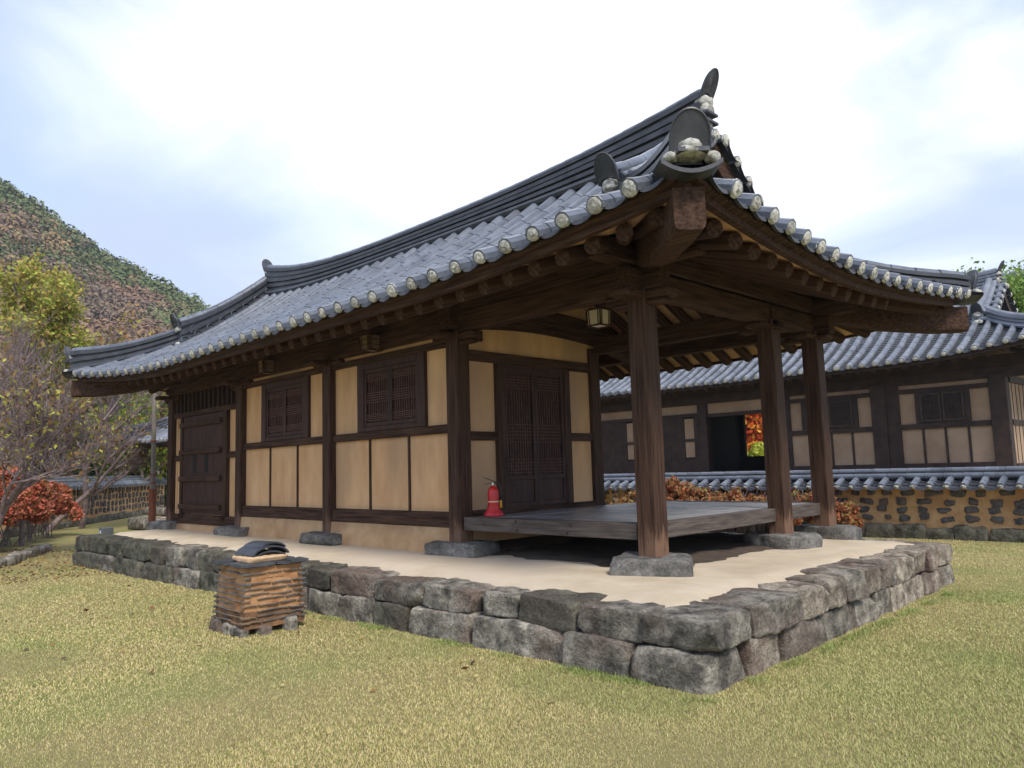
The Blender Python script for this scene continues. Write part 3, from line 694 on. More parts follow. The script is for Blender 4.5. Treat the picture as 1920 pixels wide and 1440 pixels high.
# ================================================================== STONE PLATFORM
ZT=-.19
pf=thing('stone_platform','two-course dry stone platform of dark rough blocks with a sand top under the hall','stone platform',(-6,1.5,-.7))
PFY=lambda x:-1.5-.10*max(0,(-x-6)/7)      # front line
rt_x=lambda y:1.5-.14*(y+1.5)/6             # right line
core=MB(); core.add([(1.1,-1.1,-.8),(1.0,4.2,-.8),(-12.8,4.2,-.8),(-12.8,-1.2,-.8),(1.1,-1.1,-.30),(1.0,4.2,-.28),(-12.8,4.2,-.3),(-12.8,-1.2,-.3)],[(0,1,5,4),(1,2,6,5),(2,3,7,6),(3,0,4,7),(4,5,6,7)])
core.build('earth_core',EARTH,pf)
sq=MB(); nxx,nyy=112,56
for i in range(nxx+1):
    for j in range(nyy+1):
        u=i/nxx;v=j/nyy; y=-1.36+(4.42+1.36)*v; x=-12.95+(1.30-.02*v*5+12.95)*u
        e=min((x+12.95),(1.30-x),(y+1.36),(4.42-y)); z=-.142-.11*max(0,1-e/.42)+.010*noise.noise(Vector((x*1.3,y*1.3,1)))+.004*noise.noise(Vector((x*6,y*6,1)))
        sq.v.append((x,y,z))
for i in range(nxx):
    for j in range(nyy): a=i*(nyy+1)+j; sq.f.append((a,a+nyy+1,a+nyy+2,a+1))
sq.build('sand_surface',SAND,pf,smooth=True)
q=MB()
for i in range(41):
    for j in range(51):
        x=-3.0+3.1*i/40;y=.05+3.9*j/50; e=min(x+3.0,.1-x,y-.05,3.95-y); q.v.append((x,y,-.100+.035*noise.noise(Vector((x*4,y*4,3)))+.03*noise.noise(Vector((x*1.3,y*1.3,8)))-.07*max(0,1-e/.35)))
for i in range(40):
    for j in range(50): a=i*51+j; q.f.append((a,a+51,a+52,a+1))
q.build('under_deck_soil_shade',EARTH,pf,smooth=True)  # dark soil, spread wide so the deck's shade is in its colour
topX=[-13.1,-12.38,-11.2,-10.47,-9.15,-8.47,-7.77,-7.19,-6.6,-6.03,-5.09,-4.02,-3.49,-2.6,-1.75,-.98,-.45,.26,.90]
botX=[-13.15,-11.55,-10.75,-10.04,-9.39,-8.69,-8.04,-7.06,-6.37,-5.08,-4.03,-3.2,-2.6,-1.97,-.97,.14,.81]
sd=[100]
def blk(x0,x1,y0,y1,z0,z1,mt,n=15,k=26,amp=.024,rot=0.):
    sd[0]+=1; q=MB(); x0+=.008;x1-=.008;y0+=.007;y1-=.007; c=((x0+x1)/2,(y0+y1)/2,(z0+z1)/2); L=Vector(c)
    q.stone(c,((x1-x0)/2+.004,(y1-y0)/2,(z1-z0)/2+.004),sd[0],n=n,k=k,amp=amp,rot=Matrix.Rotation(rot,3,'Z'),cuts=7)
    return q.build('facing_stone',mt,pf,smooth=True,loc=L-wloc(pf),ang=28)
def midz(x): return -.40-.07*min(1,max(0,(-x)/8))
rr=random.Random(5)
for a,b in zip(topX,topX[1:]):
    mt=STONEG if (b<-5 and rr.random()<.75) else (STONEG if rr.random()<.3 else STONE)
    y=PFY((a+b)/2); d=rr.uniform(.42,.62); zt=ZT+rr.uniform(-.015,.015)
    blk(a+.008,b-.008,y-rr.uniform(0,.05),y+d,midz((a+b)/2)+rr.uniform(-.012,.01),zt,mt,rot=rr.uniform(-.03,.03))
for a,b in zip(botX,botX[1:]):
    mt=STONEG if (b<-5 and rr.random()<.7) else (STONEG if rr.random()<.25 else STONE)
    y=PFY((a+b)/2)-.05; blk(a+.008,b-.008,y-rr.uniform(0,.06),y+.5,-.86,midz((a+b)/2)-.012+rr.uniform(-.01,.01),mt,rot=rr.uniform(-.03,.03))
blk(.91,1.50,-1.56,-.90,-.40,ZT+.015,STONE,n=14,k=16,amp=.028); blk(.82,1.46,-1.60,-1.0,-.86,-.425,STONE,n=14,k=13,amp=.032)
tY=[-.89,-.04,.50,.95,1.42,1.92,2.3,3.05,3.45,4.0,4.5]; bY=[-.99,-.40,.42,1.18,1.70,2.12,2.55,3.3,3.9,4.6]
for a,b in zip(tY,tY[1:]):
    x=rt_x((a+b)/2); blk(x-rr.uniform(.4,.62),x+rr.uniform(-.03,.02),a+.008,b-.008,-.41+rr.uniform(-.01,.02),ZT+.015+rr.uniform(-.01,.02),rr.choice((STONE,STONEB,STONEB)),rot=rr.uniform(-.03,.03))
for a,b in zip(bY,bY[1:]):
    x=rt_x((a+b)/2)-.03; blk(x-.5,x+rr.uniform(-.01,.04),a+.008,b-.008,-.86,-.42+rr.uniform(-.01,.01),rr.choice((STONE,STONEB)),rot=rr.uniform(-.03,.03))
x=.85
while x>-13:
    w=rr.uniform(.5,.9); blk(x-w+.01,x,4.15,4.62,-.75,ZT+.02,STONE,n=4); x-=w
for a in range(7): blk(-13.35,-12.85,-1.5+a*.85,-1.5+a*.85+.84,-.46,ZT-.01,STONEG,n=4); blk(-13.45,-12.85,-1.55+a*.85,-1.5+a*.85+.82,-.86,-.46,STONEG,n=4)
# ================================================================== MAIN HALL
A=[0,2.938,6.013,9.105,12.429]; B1,B2=2.761,4.065; cs=.225
hall=thing('hanok_hall','dark timber hanok with ochre plaster rooms and open corner veranda on the stone platform','hanok',(-6,2,-.15))
R=Roof(-13.45,1.34,-1.30,5.45,2.955,4.96,1.25,1.47,
  lift={(0,0):.24,(1,0):.28,(0,1):.3,(1,1):.20}, flare={(0,0):.42,(1,0):.03,(0,1):.3,(1,1):.40},D=4.2,pitch=.37,yc=2.02,dxr=(.25,.33),lb=.26,bd=.20,e0=(.17,.09),
  xs=[.87-.37*i for i in range(39)],ys=[-.70+.345*i for i in range(19)],r=.092)
roof=build_roof(R,hall,plug_lim=lambda p:p[1]<0 or p[0]>1)
main_ridges(R,roof,h0=.40,h1=.66,curl=.06,plate_dz=-.06,lx=.13)
rafters(R,hall,sp=.37,m=WX,r=.080,ins=.26,dz=.095)
# hip beams at the corners
for ix,iy in((1,0),(1,1),(0,0),(0,1)):
    cx=R.x1+R.fe(R.y1 if iy else R.y0,1) if ix else R.x0-R.fe(R.y1 if iy else R.y0,0); cy=R.y0-R.fl(R.x1 if ix else R.x0,0) if iy==0 else R.y1+R.fl(R.x1 if ix else R.x0,1)
    sx=-1 if ix else 1; sy=1 if iy==0 else -1; z=R.z0+R.lift[(ix,iy)]
    q=MB(); P=[(.10,-.32),(.42,-.32),(.95,-.24),(1.6,-.06),(2.6,.22),(3.4,.48)]
    pts=[Vector((cx+sx*d,cy+sy*d,z+dz)) for d,dz in P]
    # rounded-bottom rectangular section swept along the diagonal
    sec=[(-.125,.16),(.125,.16),(.125,-.12),(.115,-.16),(.09,-.18),(-.09,-.18),(-.115,-.16),(-.125,-.12)]
    sdv=Vector((-sy,sx,0)).normalized(); k0=len(q.v)
    for i,p in enumerate(pts):
        for a,b in sec: q.v.append(tuple(p+sdv*a*(1+.1*(i>2))+Vector((0,0,b*(1 if i<2 else 1.1)))))
    m=len(sec)
    for i in range(len(pts)-1):
        for j in range(m): q.f.append((k0+i*m+j,k0+i*m+(j+1)%m,k0+(i+1)*m+(j+1)%m,k0+(i+1)*m+j))
    q.f.append(tuple(range(k0,k0+m))[::-1]); q.build('hip_beam',WX,hall)
# columns and their stones
def column(x,y,z0=0.,z1=2.72,base=(.60,.52,.17),seed=1,s=cs,stone=True,rot=0.1):
    q=MB(); q.box(x-s,x,y,y+s,z0,z1,b=.012); L=Vector((x-s/2,y+s/2,z0)); q.build('column',WCOL,hall,loc=L-wloc(hall))
    if stone:
        q=MB(); h=base[2]; L=Vector((x-s/2,y+s/2,z0-h/2)); q.stone(L,(base[0]/2,base[1]/2,h/2+.02),seed,n=14,k=12,amp=.024,cuts=8,fr=3.2,rot=Matrix.Rotation(rot,3,'Z')); q.build('base_stone',BASES,hall,smooth=True,loc=L-wloc(hall),ang=35)
column(0,0,0,seed=41,base=(.74,.66,.17),rot=.5)
column(-A[1],0,seed=42,base=(.86,.60,.13)); column(-A[2],0,seed=43,base=(.92,.72,.13)); column(-A[3],0,seed=44,base=(.90,.72,.15)); column(-A[4],0,seed=45,base=(.95,.72,.15))
column(0,B1,seed=46,base=(.78,.60,.20),rot=-.25); column(0,B2,seed=47,base=(.80,.52,.20),rot=.0)
column(-A[1],B1-.06,seed=48,base=(.5,.5,.17)); column(-A[1],B2,seed=49,base=(.55,.5,.17))
for a in A[2:]: column(-a,B2,seed=60,base=(.5,.5,.17))
# beams
def hb(name,m,*a,b=.010,**k): return bx(name,m,hall,*a,b=b,**k)
hb('lintel_beam',WX,-12.69,.18,.03,.22,2.70,2.955); hb('purlin',WX,-13.1,.62,.04,.21,2.96,3.165)
hb('lintel_beam',WX,-12.69,.18,B2+.03,B2+.22,2.66,2.90); hb('purlin',WX,-13.1,.5,B2+.02,B2+.24,2.91,3.14)
hb('lintel_beam',WY,-.22,-.035,-.19,B2+.4,2.672,2.925); hb('purlin',WY,-.24,-.03,-.6,B2+.75,2.957,3.162)
hb('lintel_beam',WX,-2.94,-.0,B1+.03,B1+.20,2.64,2.88)
hb('lintel_beam',WX,-2.94,-.0,B1+.02,B1+.21,3.5,3.68)
hb('main_beam',WX,-3.0,-.0,2.0,2.22,4.0,4.22)
for x in(0,-A[1],-A[2],-A[3],-A[4]):
    q=MB(); q.box(x-.53,x+.27,.02,.24,2.60,2.695,b=.02); q.box(x-.45,x+.19,.035,.225,2.545,2.598,b=.02); q.box(x-.25,x-.01,-.28,.50,2.615,2.692,b=.02); q.build('bracket_block',WX,hall)
for y in(B1,B2):
    q=MB(); q.box(-.25,-.01,y-.27,y+.53,2.60,2.668,b=.02); q.box(-.50,.14,y+.02,y+.24,2.585,2.655,b=.02); q.build('bracket_block',WY,hall)
def curved_beam(name,x,ya,yb,za,zb,arch,ht,wd=.22,m=WY):
    q=MB(); N=14; pts=[]
    for i in range(N+1):
        f=i/N; pts.append((x,ya+(yb-ya)*f,za+(zb-za)*f+arch*sin(pi*f)))
    for i in range(N):
        (x_,y0,z0),(_,y1,z1)=pts[i],pts[i+1]
        q.add([(x-wd/2,y0,z0),(x+wd/2,y0,z0),(x+wd/2,y0,z0+ht),(x-wd/2,y0,z0+ht),(x-wd/2,y1,z1),(x+wd/2,y1,z1),(x+wd/2,y1,z1+ht),(x-wd/2,y1,z1+ht)],[(0,4,5,1),(1,5,6,2),(2,6,7,3),(3,7,4,0)]+([(0,1,2,3)] if i==0 else [])+([(7,6,5,4)] if i==N-1 else []))
    return q.build(name,m,hall)
curved_beam('cross_beam',-A[1]-.12,-.10,B1+.25,2.72,2.76,.10,.36)
curved_beam('cross_beam',-A[1]-.12,B1+.25,B2+.3,2.80,2.52,.0,.22)
curved_beam('cross_beam',-.12,.26,B1,2.955,2.955,.05,.2,wd=.16)
curved_beam('cross_beam',-1.5,.05,B2+.1,3.30,3.30,.16,.26)
# walls of the rooms
yp=.115
bx('wall_panel',PL,hall,-12.35,-2.95,yp,yp+.07,-.02,2.96)       # plaster core: timbers lie proud of it
bx('wall_panel',PL,hall,-3.085,-2.995,.10,B1+.1,-.02,3.35)
bx('rear_wall',PL,hall,-12.33,-3.09,B1+.06,B1+.14,-.1,3.6); bx('end_wall',PL,hall,-12.42,-12.33,.1,B1+.14,-.1,3.1)
def panel_rect(axis,a0,a1,z0,z1,name='plaster_panel'): pass
# timbers on the front: (x0,x1,z0,z1)
def tf(name,x0,x1,z0,z1,p=.05,m=None,b=.006): return hb(name,m or (WX if (x1-x0)>(z1-z0) else WZ),x0,x1,yp-p,yp+.02,z0,z1,b=b)
for k,(xr,xl) in enumerate(((-A[1]-cs,-A[2]),(-A[2]-cs,-A[3]))):
    tf('sill_beam',xl,xr,.19,.385,.075); tf('middle_rail',xl,xr,1.405,1.52,.06); tf('head_rail',xl,xr,2.545,2.64,.06)
    for f in(1/3,2/3): 
        x=xl+(xr-xl)*f; tf('panel_strip',x-.022,x+.022,.385,1.405,.018,WZ,b=.002)
    q=MB(); N=18
    for i in range(N+1):
        x=xl+(xr-xl)*i/N; q.v+=[(x,-.02-.03*noise.noise(Vector((x*3,0,0))),-.17),(x,.01,.0),(x,.03,.185),(x,.12,.189)]
    for i in range(N):
        for j in range(3): a=i*4+j; q.f.append((a,a+4,a+5,a+1))
    q.build('plaster_base',PLB,hall,smooth=True)
def leaf(q,ax,a0,a1,z0,z1,c,out,groups,nv=9,fr=.05,boards=0.,qb=None):
    """lattice leaf in the plane ax=c ('x' runs along X). groups: (z low, z high, count) of horizontal bars"""
    T=[q]
    def B(u0,u1,w0,w1,d0,d1):
        lo,hi=sorted((c+out*d0,c+out*d1))
        if ax=='x': T[0].box(u0,u1,lo,hi,w0,w1)
        else: T[0].box(lo,hi,u0,u1,w0,w1)
    B(a0,a0+fr,z0,z1,0,.035);B(a1-fr,a1,z0,z1,0,.035);B(a0+fr,a1-fr,z0,z0+fr,.001,.034);B(a0+fr,a1-fr,z1-fr,z1,.001,.034)
    zb=z0+fr
    if boards: B(a0+fr,a1-fr,z0+boards,z0+boards+fr,.001,.034); zb=z0+boards+fr; 
    if qb is not None: T[0]=qb
    for i in range(1,nv+1):
        u=a0+fr+(a1-a0-2*fr)*i/(nv+1); B(u-.0055,u+.0055,zb,z1-fr,.006,.022)
    for (g0,g1,n) in groups:
        for i in range(n):
            w=g0+(g1-g0)*i/max(1,n-1); B(a0+fr,a1-fr,w-.0055,w+.0055,.012,.028)
LATT=mat('lattice_wood',(.095,.048,.038),(.15,.082,.065),scale=6,spec=.2,rough=.7,stretch=(3,3,3))
BACKP=mat('old_door_paper',(.018,.011,.010),(.035,.022,.018),scale=9,rough=.9)
def window(parent,x0,x1,z0,z1,c,far=False):
    f=MB(); t=.17
    f.box(x0,x0+t,c-.055,c+.01,z0,z1,b=.006); f.box(x1-t,x1,c-.055,c+.01,z0,z1,b=.006); f.box(x0+t,x1-t,c-.052,c+.01,z1-.10,z1,b=.006); f.box(x0+t,x1-t,c-.052,c+.01,z0,z0+.07,b=.006)
    w=f.build('window',WD,parent)
    xm=(x0+x1)/2; zz0=z0+.075;zz1=z1-.105; h=zz1-zz0
    for a,b in((x0+t+.004,xm-.003),(xm+.003,x1-t-.004)):
        q=MB();qb=MB(); leaf(q,'x',a,b,zz0,zz1,c-.004,-1,[(zz0+h*.10,zz0+h*.20,4),(zz0+h*.42,zz0+h*.58,5),(zz0+h*.80,zz0+h*.90,4)],nv=9,qb=qb)
        q.build('leaf_frame',WD,w); qb.build('lattice',LATT,w)
        q=MB(); q.box(a+.03,b-.03,c-.003,c+.004,zz0+.03,zz1-.03); q.build('paper_backing',BACKP,w)
    q=MB(); q.tube([(xm+.03+.02*cos(t_),c-.045,(zz0+zz1)/2+.02*sin(t_)) for t_ in [i*pi/6 for i in range(13)]],.003,5); q.build('pull_ring',BLACK,w)
    return w
window(hall,-5.33,-3.69,1.522,2.543,yp); window(hall,-8.42,-6.78,1.522,2.543,yp)
# kitchen bay
xl,xr=-A[4],-A[3]-cs
tf('sill_beam',xl,xr,.0,.17,.10); tf('head_rail',xl,xr,2.20,2.30,.07); tf('middle_rail',xl,-12.0,1.28,1.40,.05); tf('middle_rail',-9.85,xr,1.28,1.40,.05)
tf('door_post',-12.06,-11.93,.17,2.2,.075,WZ); tf('door_post',-9.98,-9.80,.17,2.2,.075,WZ)
q=MB(); q.box(xl,xr,yp-.012,yp-.002,2.30,2.70); q.build('grille_backing',DARKI,hall)
q=MB(); n=15
for i in range(n): x=xl+.12+(xr-xl-.2)*i/(n-1); q.box(x-.022,x+.022,yp-.06,yp-.02,2.30,2.70)
q.build('kitchen_grille',WZ,hall)
dr=MB()
for i in range(5): x=-11.92+i*.386; dr.box(x,x+.38,yp-.055,yp-.02,.19,2.19,b=.004)
kd=dr.build('kitchen_door',WD,hall)
for z in(.33,.90,1.45,2.02): bx('batten',WX,kd,-12.02,-10.02,yp-.115,yp-.057,z-.05,z+.05,b=.006)
for x in(-11.32,-10.75): bx('slot_shade',DARKI,kd,x-.09,x+.09,yp-.060,yp-.0562,1.02,1.38)  # near-black plates on the boards, painted shade for the slot openings
for x in(-11.95,-9.95): bx('hinge_block',WX,kd,x-.17,x+.17,yp-.20,yp-.085,.115,.17,b=.005)
q=MB(); N=10
for i in range(N+1):
    x=xl+.25+(xr-xl-.5)*i/N; q.v+=[(x,-.02-.02*noise.noise(Vector((x*3,0,0))),-.17),(x,.0,-.03),(x,.12,-.003)]
for i in range(N):
    for j in range(2): a=i*3+j; q.f.append((a,a+3,a+4,a+1))
q.build('plaster_base',PLB,hall,smooth=True)
# veranda side wall (faces +X), plaster face at xw
xw=-2.995
def ts(name,y0,y1,z0,z1,p=.05,m=None): return hb(name,m or (WY if (y1-y0)>(z1-z0) else WZ),xw-.02,xw+p,y0,y1,z0,z1,b=.006)
ts('middle_rail',cs,.70,1.30,1.415,.05); ts('middle_rail',2.18,B1-.06,1.30,1.415,.05); ts('head_rail',cs,B1-.06,2.345,2.485,.055); ts('sill_beam',cs,B1-.06,.30,.40,.05)
ts('door_post',.70,.845,.40,2.345,.06); ts('door_post',2.06,2.20,.40,2.345,.06)
# plaster cheeks beside the curved beam
dm=MB(); zz0,zz1=.405,2.30
dz=MB(); dz.box(xw+.0,xw+.055,.847,2.058,2.285,2.343,b=.005); door=dz.build('lattice_door',WD,hall)
for a,b in((.85,1.45),(1.456,2.056)):
    q=MB();qb=MB(); leaf(q,'y',a,b,zz0,2.283,xw+.012,1,[(2.02,2.18,5),(1.28,1.52,6),(.86,1.04,5)],nv=9,fr=.055,boards=.36,qb=qb); q.build('leaf_frame',WD,door); qb.build('lattice',LATT,door)
    q=MB(); q.box(xw+.002,xw+.014,a+.03,b-.03,zz0+.03,2.26); q.build('paper_backing',BACKP,door)
    q=MB(); q.box(xw+.014,xw+.030,a+.056,b-.056,zz0+.056,zz0+.359,b=.006); q.build('door_board',WD,door)
q=MB(); q.tube([(xw+.06,1.42+.028*cos(t_),1.25+.028*sin(t_)) for t_ in [i*pi/6 for i in range(13)]],.004,6); q.box(xw+.046,xw+.052,1.395,1.445,1.255,1.295); q.build('pull_ring',BLACK,door)
# deck of the veranda
dk=MB(); top=.33; ys=[.055,.62,1.22,1.82,2.40,2.80,3.4,4.20]
deck=hb('veranda_deck',DEDGE,-2.93,-.262,.05,.20,.165,top,b=.008)
q=MB(); q.box(-.27,-.115,.262,B1-.002,.165,top-.002,b=.008); q.box(-.27,-.115,B1+cs+.002,B2-.002,.165,top-.002,b=.008); q.build('edge_beam',DEDGY,deck)
q=MB(); q.box(-2.9,-.28,B2+.02,B2+.18,.165,top,b=.008); q.build('edge_beam',DEDGE,deck)
rr=random.Random(8)
xs_=[-2.93,-2.36,-1.72,-1.10,-.50,-.272]
for i,(xa,xb) in enumerate(zip(xs_,xs_[1:])):
    dk.box(xb-.11,xb-.004,.205,B2+.01,.20,top-.002-rr.random()*.002,b=.004)
    y=.206
    while y<B2:
        w=rr.uniform(.17,.26); y2=min(y+w,B2+.01); dk.box(xa+.003,xb-.115,y+.004,y2-.003,.25,top-.003-rr.random()*.005,b=.003); y=y2
dk.build('deck_boards',DECK,deck)
for p in((-1.5,.2,-.2),(-2.6,2.0,-.2),(-.6,2.2,-.2)): pass
# dowel knots on the front edge beam
q=MB()
for x,z in((-2.55,.255),(-2.0,.30),(-1.98,.20),(-1.15,.285),(-1.2,.20)): q.tube([(x,.046,z),(x,.0495,z)],.018,10)
q.build('dowel',BLACK if False else WD,deck)
# ================================================================== LANTERNS
def lantern(name,label,c,w=.26,h=.22,taper=.85,slant=1.,hz=(.2,-.15),pm=None):
    t=thing(name,label,'lantern',(c[0],c[1],c[2]+h/2)); n=4
    q=MB(); 
    for sx in(-1,1):
        for sy in(-1,1):
            q.beam((c[0]+sx*w/2,c[1]+sy*w/2,c[2]+h/2),(c[0]+sx*w/2*taper,c[1]+sy*w/2*taper,c[2]-h/2),.018,.018)
    for z,f in((c[2]+h/2,1),(c[2]-h/2,taper)):
        for s in(-1,1):
            q.beam((c[0]-w/2*f,c[1]+s*w/2*f,z),(c[0]+w/2*f,c[1]+s*w/2*f,z),.018,.018); q.beam((c[0]+s*w/2*f,c[1]-w/2*f,z),(c[0]+s*w/2*f,c[1]+w/2*f,z),.018,.018)
    for k in(-.33,.33):
        for s in(-1,1):
            q.beam((c[0]+k*w,c[1]+s*w/2,c[2]+h/2),(c[0]+k*w*taper,c[1]+s*w/2*taper,c[2]-h/2),.01,.01); q.beam((c[0]+s*w/2,c[1]+k*w,c[2]+h/2),(c[0]+s*w/2*taper,c[1]+k*w*taper,c[2]-h/2),.01,.01)
    for z in hz:
        for s in(-1,1):
            f=1-(.5-z)*(1-taper); q.beam((c[0]-w/2*f,c[1]+s*w/2*f,c[2]+z*h),(c[0]+w/2*f,c[1]+s*w/2*f,c[2]+z*h),.008,.008); q.beam((c[0]+s*w/2*f,c[1]-w/2*f,c[2]+z*h),(c[0]+s*w/2*f,c[1]+w/2*f,c[2]+z*h),.008,.008)
    q.build('frame',WX,t)
    q=MB(); a=w/2-.006;b=w/2*taper-.006
    q.add([(c[0]+sx*r2,c[1]+sy*r2,z) for z,r2 in((c[2]-h/2+.004,b),(c[2]+h/2-.004,a)) for sx,sy in((-1,-1),(1,-1),(1,1),(-1,1))],[(3,2,1,0),(0,1,5,4),(1,2,6,5),(2,3,7,6),(3,0,4,7)]); q.build('paper_shade',pm or PAPER,t)
    q=MB(); q.tube([(c[0],c[1],c[2]+h/2),(c[0],c[1],c[2]+h/2+.12)],.012,8); q.box(c[0]-.06,c[0]+.06,c[1]-.06,c[1]+.06,c[2]+h/2,c[2]+h/2+.02); q.build('hanger',BLACK,t)
    return t
lantern('hanging_lantern','small slatted paper lantern under the front eave over the window beside the open veranda',(-4.80,-.03,2.80),.26,.22)
lantern('hanging_lantern','small slatted paper lantern under the front eave over the window beside the kitchen door',(-8.02,-.03,2.82),.27,.22)
l3=lantern('hanging_lantern','pale square paper lantern hanging from the beams inside the open veranda',(-1.45,1.08,2.76),.22,.20,.92,hz=(),pm=mat('pale_paper',(.62,.55,.45),(.70,.62,.52),rough=.8))
# ================================================================== FIRE EXTINGUISHER
ex=Vector((-2.70,.36,.328)); fe=thing('fire_extinguisher','red fire extinguisher in a red plastic stand on the veranda deck','fire extinguisher',ex)
q=MB(); q.lathe([(0,.03),(.068,.03),(.072,.05),(.072,.30),(.066,.335),(.045,.362),(.022,.375),(.02,.39),(0,.39)],24,ex); q.build('cylinder',RED,fe,smooth=True,ang=50)
q=MB(); q.lathe([(.0,.0),(.118,.0),(.128,.012),(.122,.035),(.094,.068),(.082,.085),(.078,.13),(.073,.13)],8,ex); q.build('stand',REDP,fe)
q=MB(); q.lathe([(.0729,.175),(.0735,.176),(.0735,.188),(.0729,.189)],24,ex); q.build('label_band',CREAM,fe)
q=MB(); q.tube([ex+Vector((0,0,.385)),ex+Vector((0,0,.42))],.018,10); q.tube([ex+Vector((0,0,.41)),ex+Vector((.03,.03,.412))],.010,8); q.build('valve',STEEL,fe)
q=MB(); o=Vector((-.75,-.66,0)).normalized()
q.beam(ex+Vector((0,0,.43))+o*-.03,ex+Vector((0,0,.475))+o*.085,.02,.010); q.beam(ex+Vector((0,0,.475))+o*.08,ex+Vector((0,0,.485))+o*.12,.02,.008); q.beam(ex+Vector((0,0,.42))+o*-.02,ex+Vector((0,0,.40))+o*.11,.02,.010); q.build('handle',BLACK,fe)
o=-o; pts=[ex+o*d+Vector((0,0,z)) for d,z in((.02,.412),(.06,.418),(.09,.39),(.105,.33),(.105,.26),(.095,.20))]
q=MB(); q.tube(pts,.011,8); q.build('hose',BLACK,fe,smooth=True)
q=MB(); q.tube([pts[-1],pts[-1]+Vector((0,0,-.02)),pts[-1]+Vector((0,0,-.10))],[.011,.014,.018],8); q.build('nozzle',YEL,fe,smooth=True)
# ================================================================== LOW CHIMNEY
cx0,cx1,cy0,cy1=-3.81,-3.15,-2.71,-2.06
chm=thing('garden_chimney','square low chimney of layered roof tiles and orange clay capped by two arched tiles','chimney',((cx0+cx1)/2,(cy0+cy1)/2,-.7))
rr=random.Random(4)
def ringbox(q,x0,x1,y0,y1,z0,z1,amp,seed,n=8):
    """wavy square band with closed top"""
    P=[];c=Vector(((x0+x1)/2,(y0+y1)/2,0))
    for k in range(4*n):
        s=k//n;f=(k%n)/n
        p=[(x0+(x1-x0)*f,y0),(x1,y0+(y1-y0)*f),(x1-(x1-x0)*f,y1),(x0,y1-(y1-y0)*f)][s]; P.append(p)
    k0=len(q.v)
    for z,sc in((z0,0),(z0,1),((z0+z1)/2,1.2),(z1,1),(z1,0)):
        for i,(x,y) in enumerate(P):
            d=(Vector((x,y,0))-c); wv=noise.noise(Vector((x*9+seed*3,y*9,seed)))*amp; zz=z+noise.noise(Vector((x*3.5+seed*5.1,y*3.5,seed*2)))*.009
            dn=d.normalized(); r=dn*(wv*sc+(-.05 if sc==0 else 0)); q.v.append((x+r.x,y+r.y,zz))
    N=4*n
    for j in range(4):
        for i in range(N): a=k0+j*N+i;b=k0+j*N+(i+1)%N; q.f.append((a,b,b+N,a+N))
    q.f.append(tuple(k0+4*N+i for i in range(N)))
q=MB();qd=MB(); NL=11; zb=-.62; zt=-.02
for k in range(NL):
    z=zb+(zt-zb)*k/NL; e=.03*(1-k/NL); (qd if k<3 else q).v; ringbox(qd if k<3 else q,cx0-e+.016,cx1+e-.016,cy0-e+.016,cy1+e-.016,z-.008,z+(zt-zb)/NL*1.0,.013,k+1,n=12)
q.build('clay_layers',MORT,chm,smooth=True,ang=60); qd.build('dirty_clay_layers',MORTD,chm,smooth=True,ang=60,label='dark soiled lower layers')
q=MB()
for k in range(1,NL):
    z=zb+(zt-zb)*k/NL; e=.03*(1-k/NL)
    for s in range(4):
        u=-.02
        while u<.98:
            L=rr.uniform(.22,.5); 
            if rr.random()<.92:
                n=6; zz=z+rr.uniform(-.006,.006); sag=rr.uniform(-.008,.009); th=.008; a0,a1=u+.01,min(u+L,1.02)-.01; out=.003+rr.random()*.009; k0=len(q.v)
                for i in range(n+1):
                    f=a0+(a1-a0)*i/n; w=1-(2*i/n-1)**2; dzz=sag*w
                    X0,X1,Y0,Y1=cx0-e-out,cx1+e+out,cy0-e-out,cy1+e+out
                    def pp(ins): return [(X0+(X1-X0)*f,Y0+ins),(X1-ins,Y0+(Y1-Y0)*f),(X1-(X1-X0)*f,Y1-ins),(X0+ins,Y1-(Y1-Y0)*f)][s]
                    a=pp(0);b=pp(.07)
                    q.v+=[(a[0],a[1],zz+dzz-th*.6),(a[0],a[1],zz+dzz+th*.4),(b[0],b[1],zz+dzz+th),(b[0],b[1],zz+dzz-th)]
                for i in range(n):
                    for j in range(4): a=k0+i*4+j;b=k0+i*4+(j+1)%4; q.f.append((a,b,b+4,a+4))
                q.f.append((k0,k0+1,k0+2,k0+3)); q.f.append((k0+n*4+3,k0+n*4+2,k0+n*4+1,k0+n*4))
            u+=L
q.build('tile_courses',mat('dirty_tile',(.07,.065,.06),(.17,.165,.16),scale=7,rough=.7,bump=.3,c3=(.22,.14,.08)),chm)
for i,(x,y,w,h) in enumerate(((cx0+.05,cy0-.0,.18,.10),(cx1-.1,cy0-.0,.20,.07),(cx1+.0,cy0+.2,.14,.07),(cx1+.01,cy1-.15,.16,.12),(cx0+.35,cy0,.15,.06))): q=MB(); q.stone((x,y,-.66),(w*.6,.07,h*.85),300+i,n=5,k=4,amp=.03,fr=6); q.build('foot_stone',STONE,chm,smooth=True,ang=40)
q=MB(); # flat cap tiles round the rim
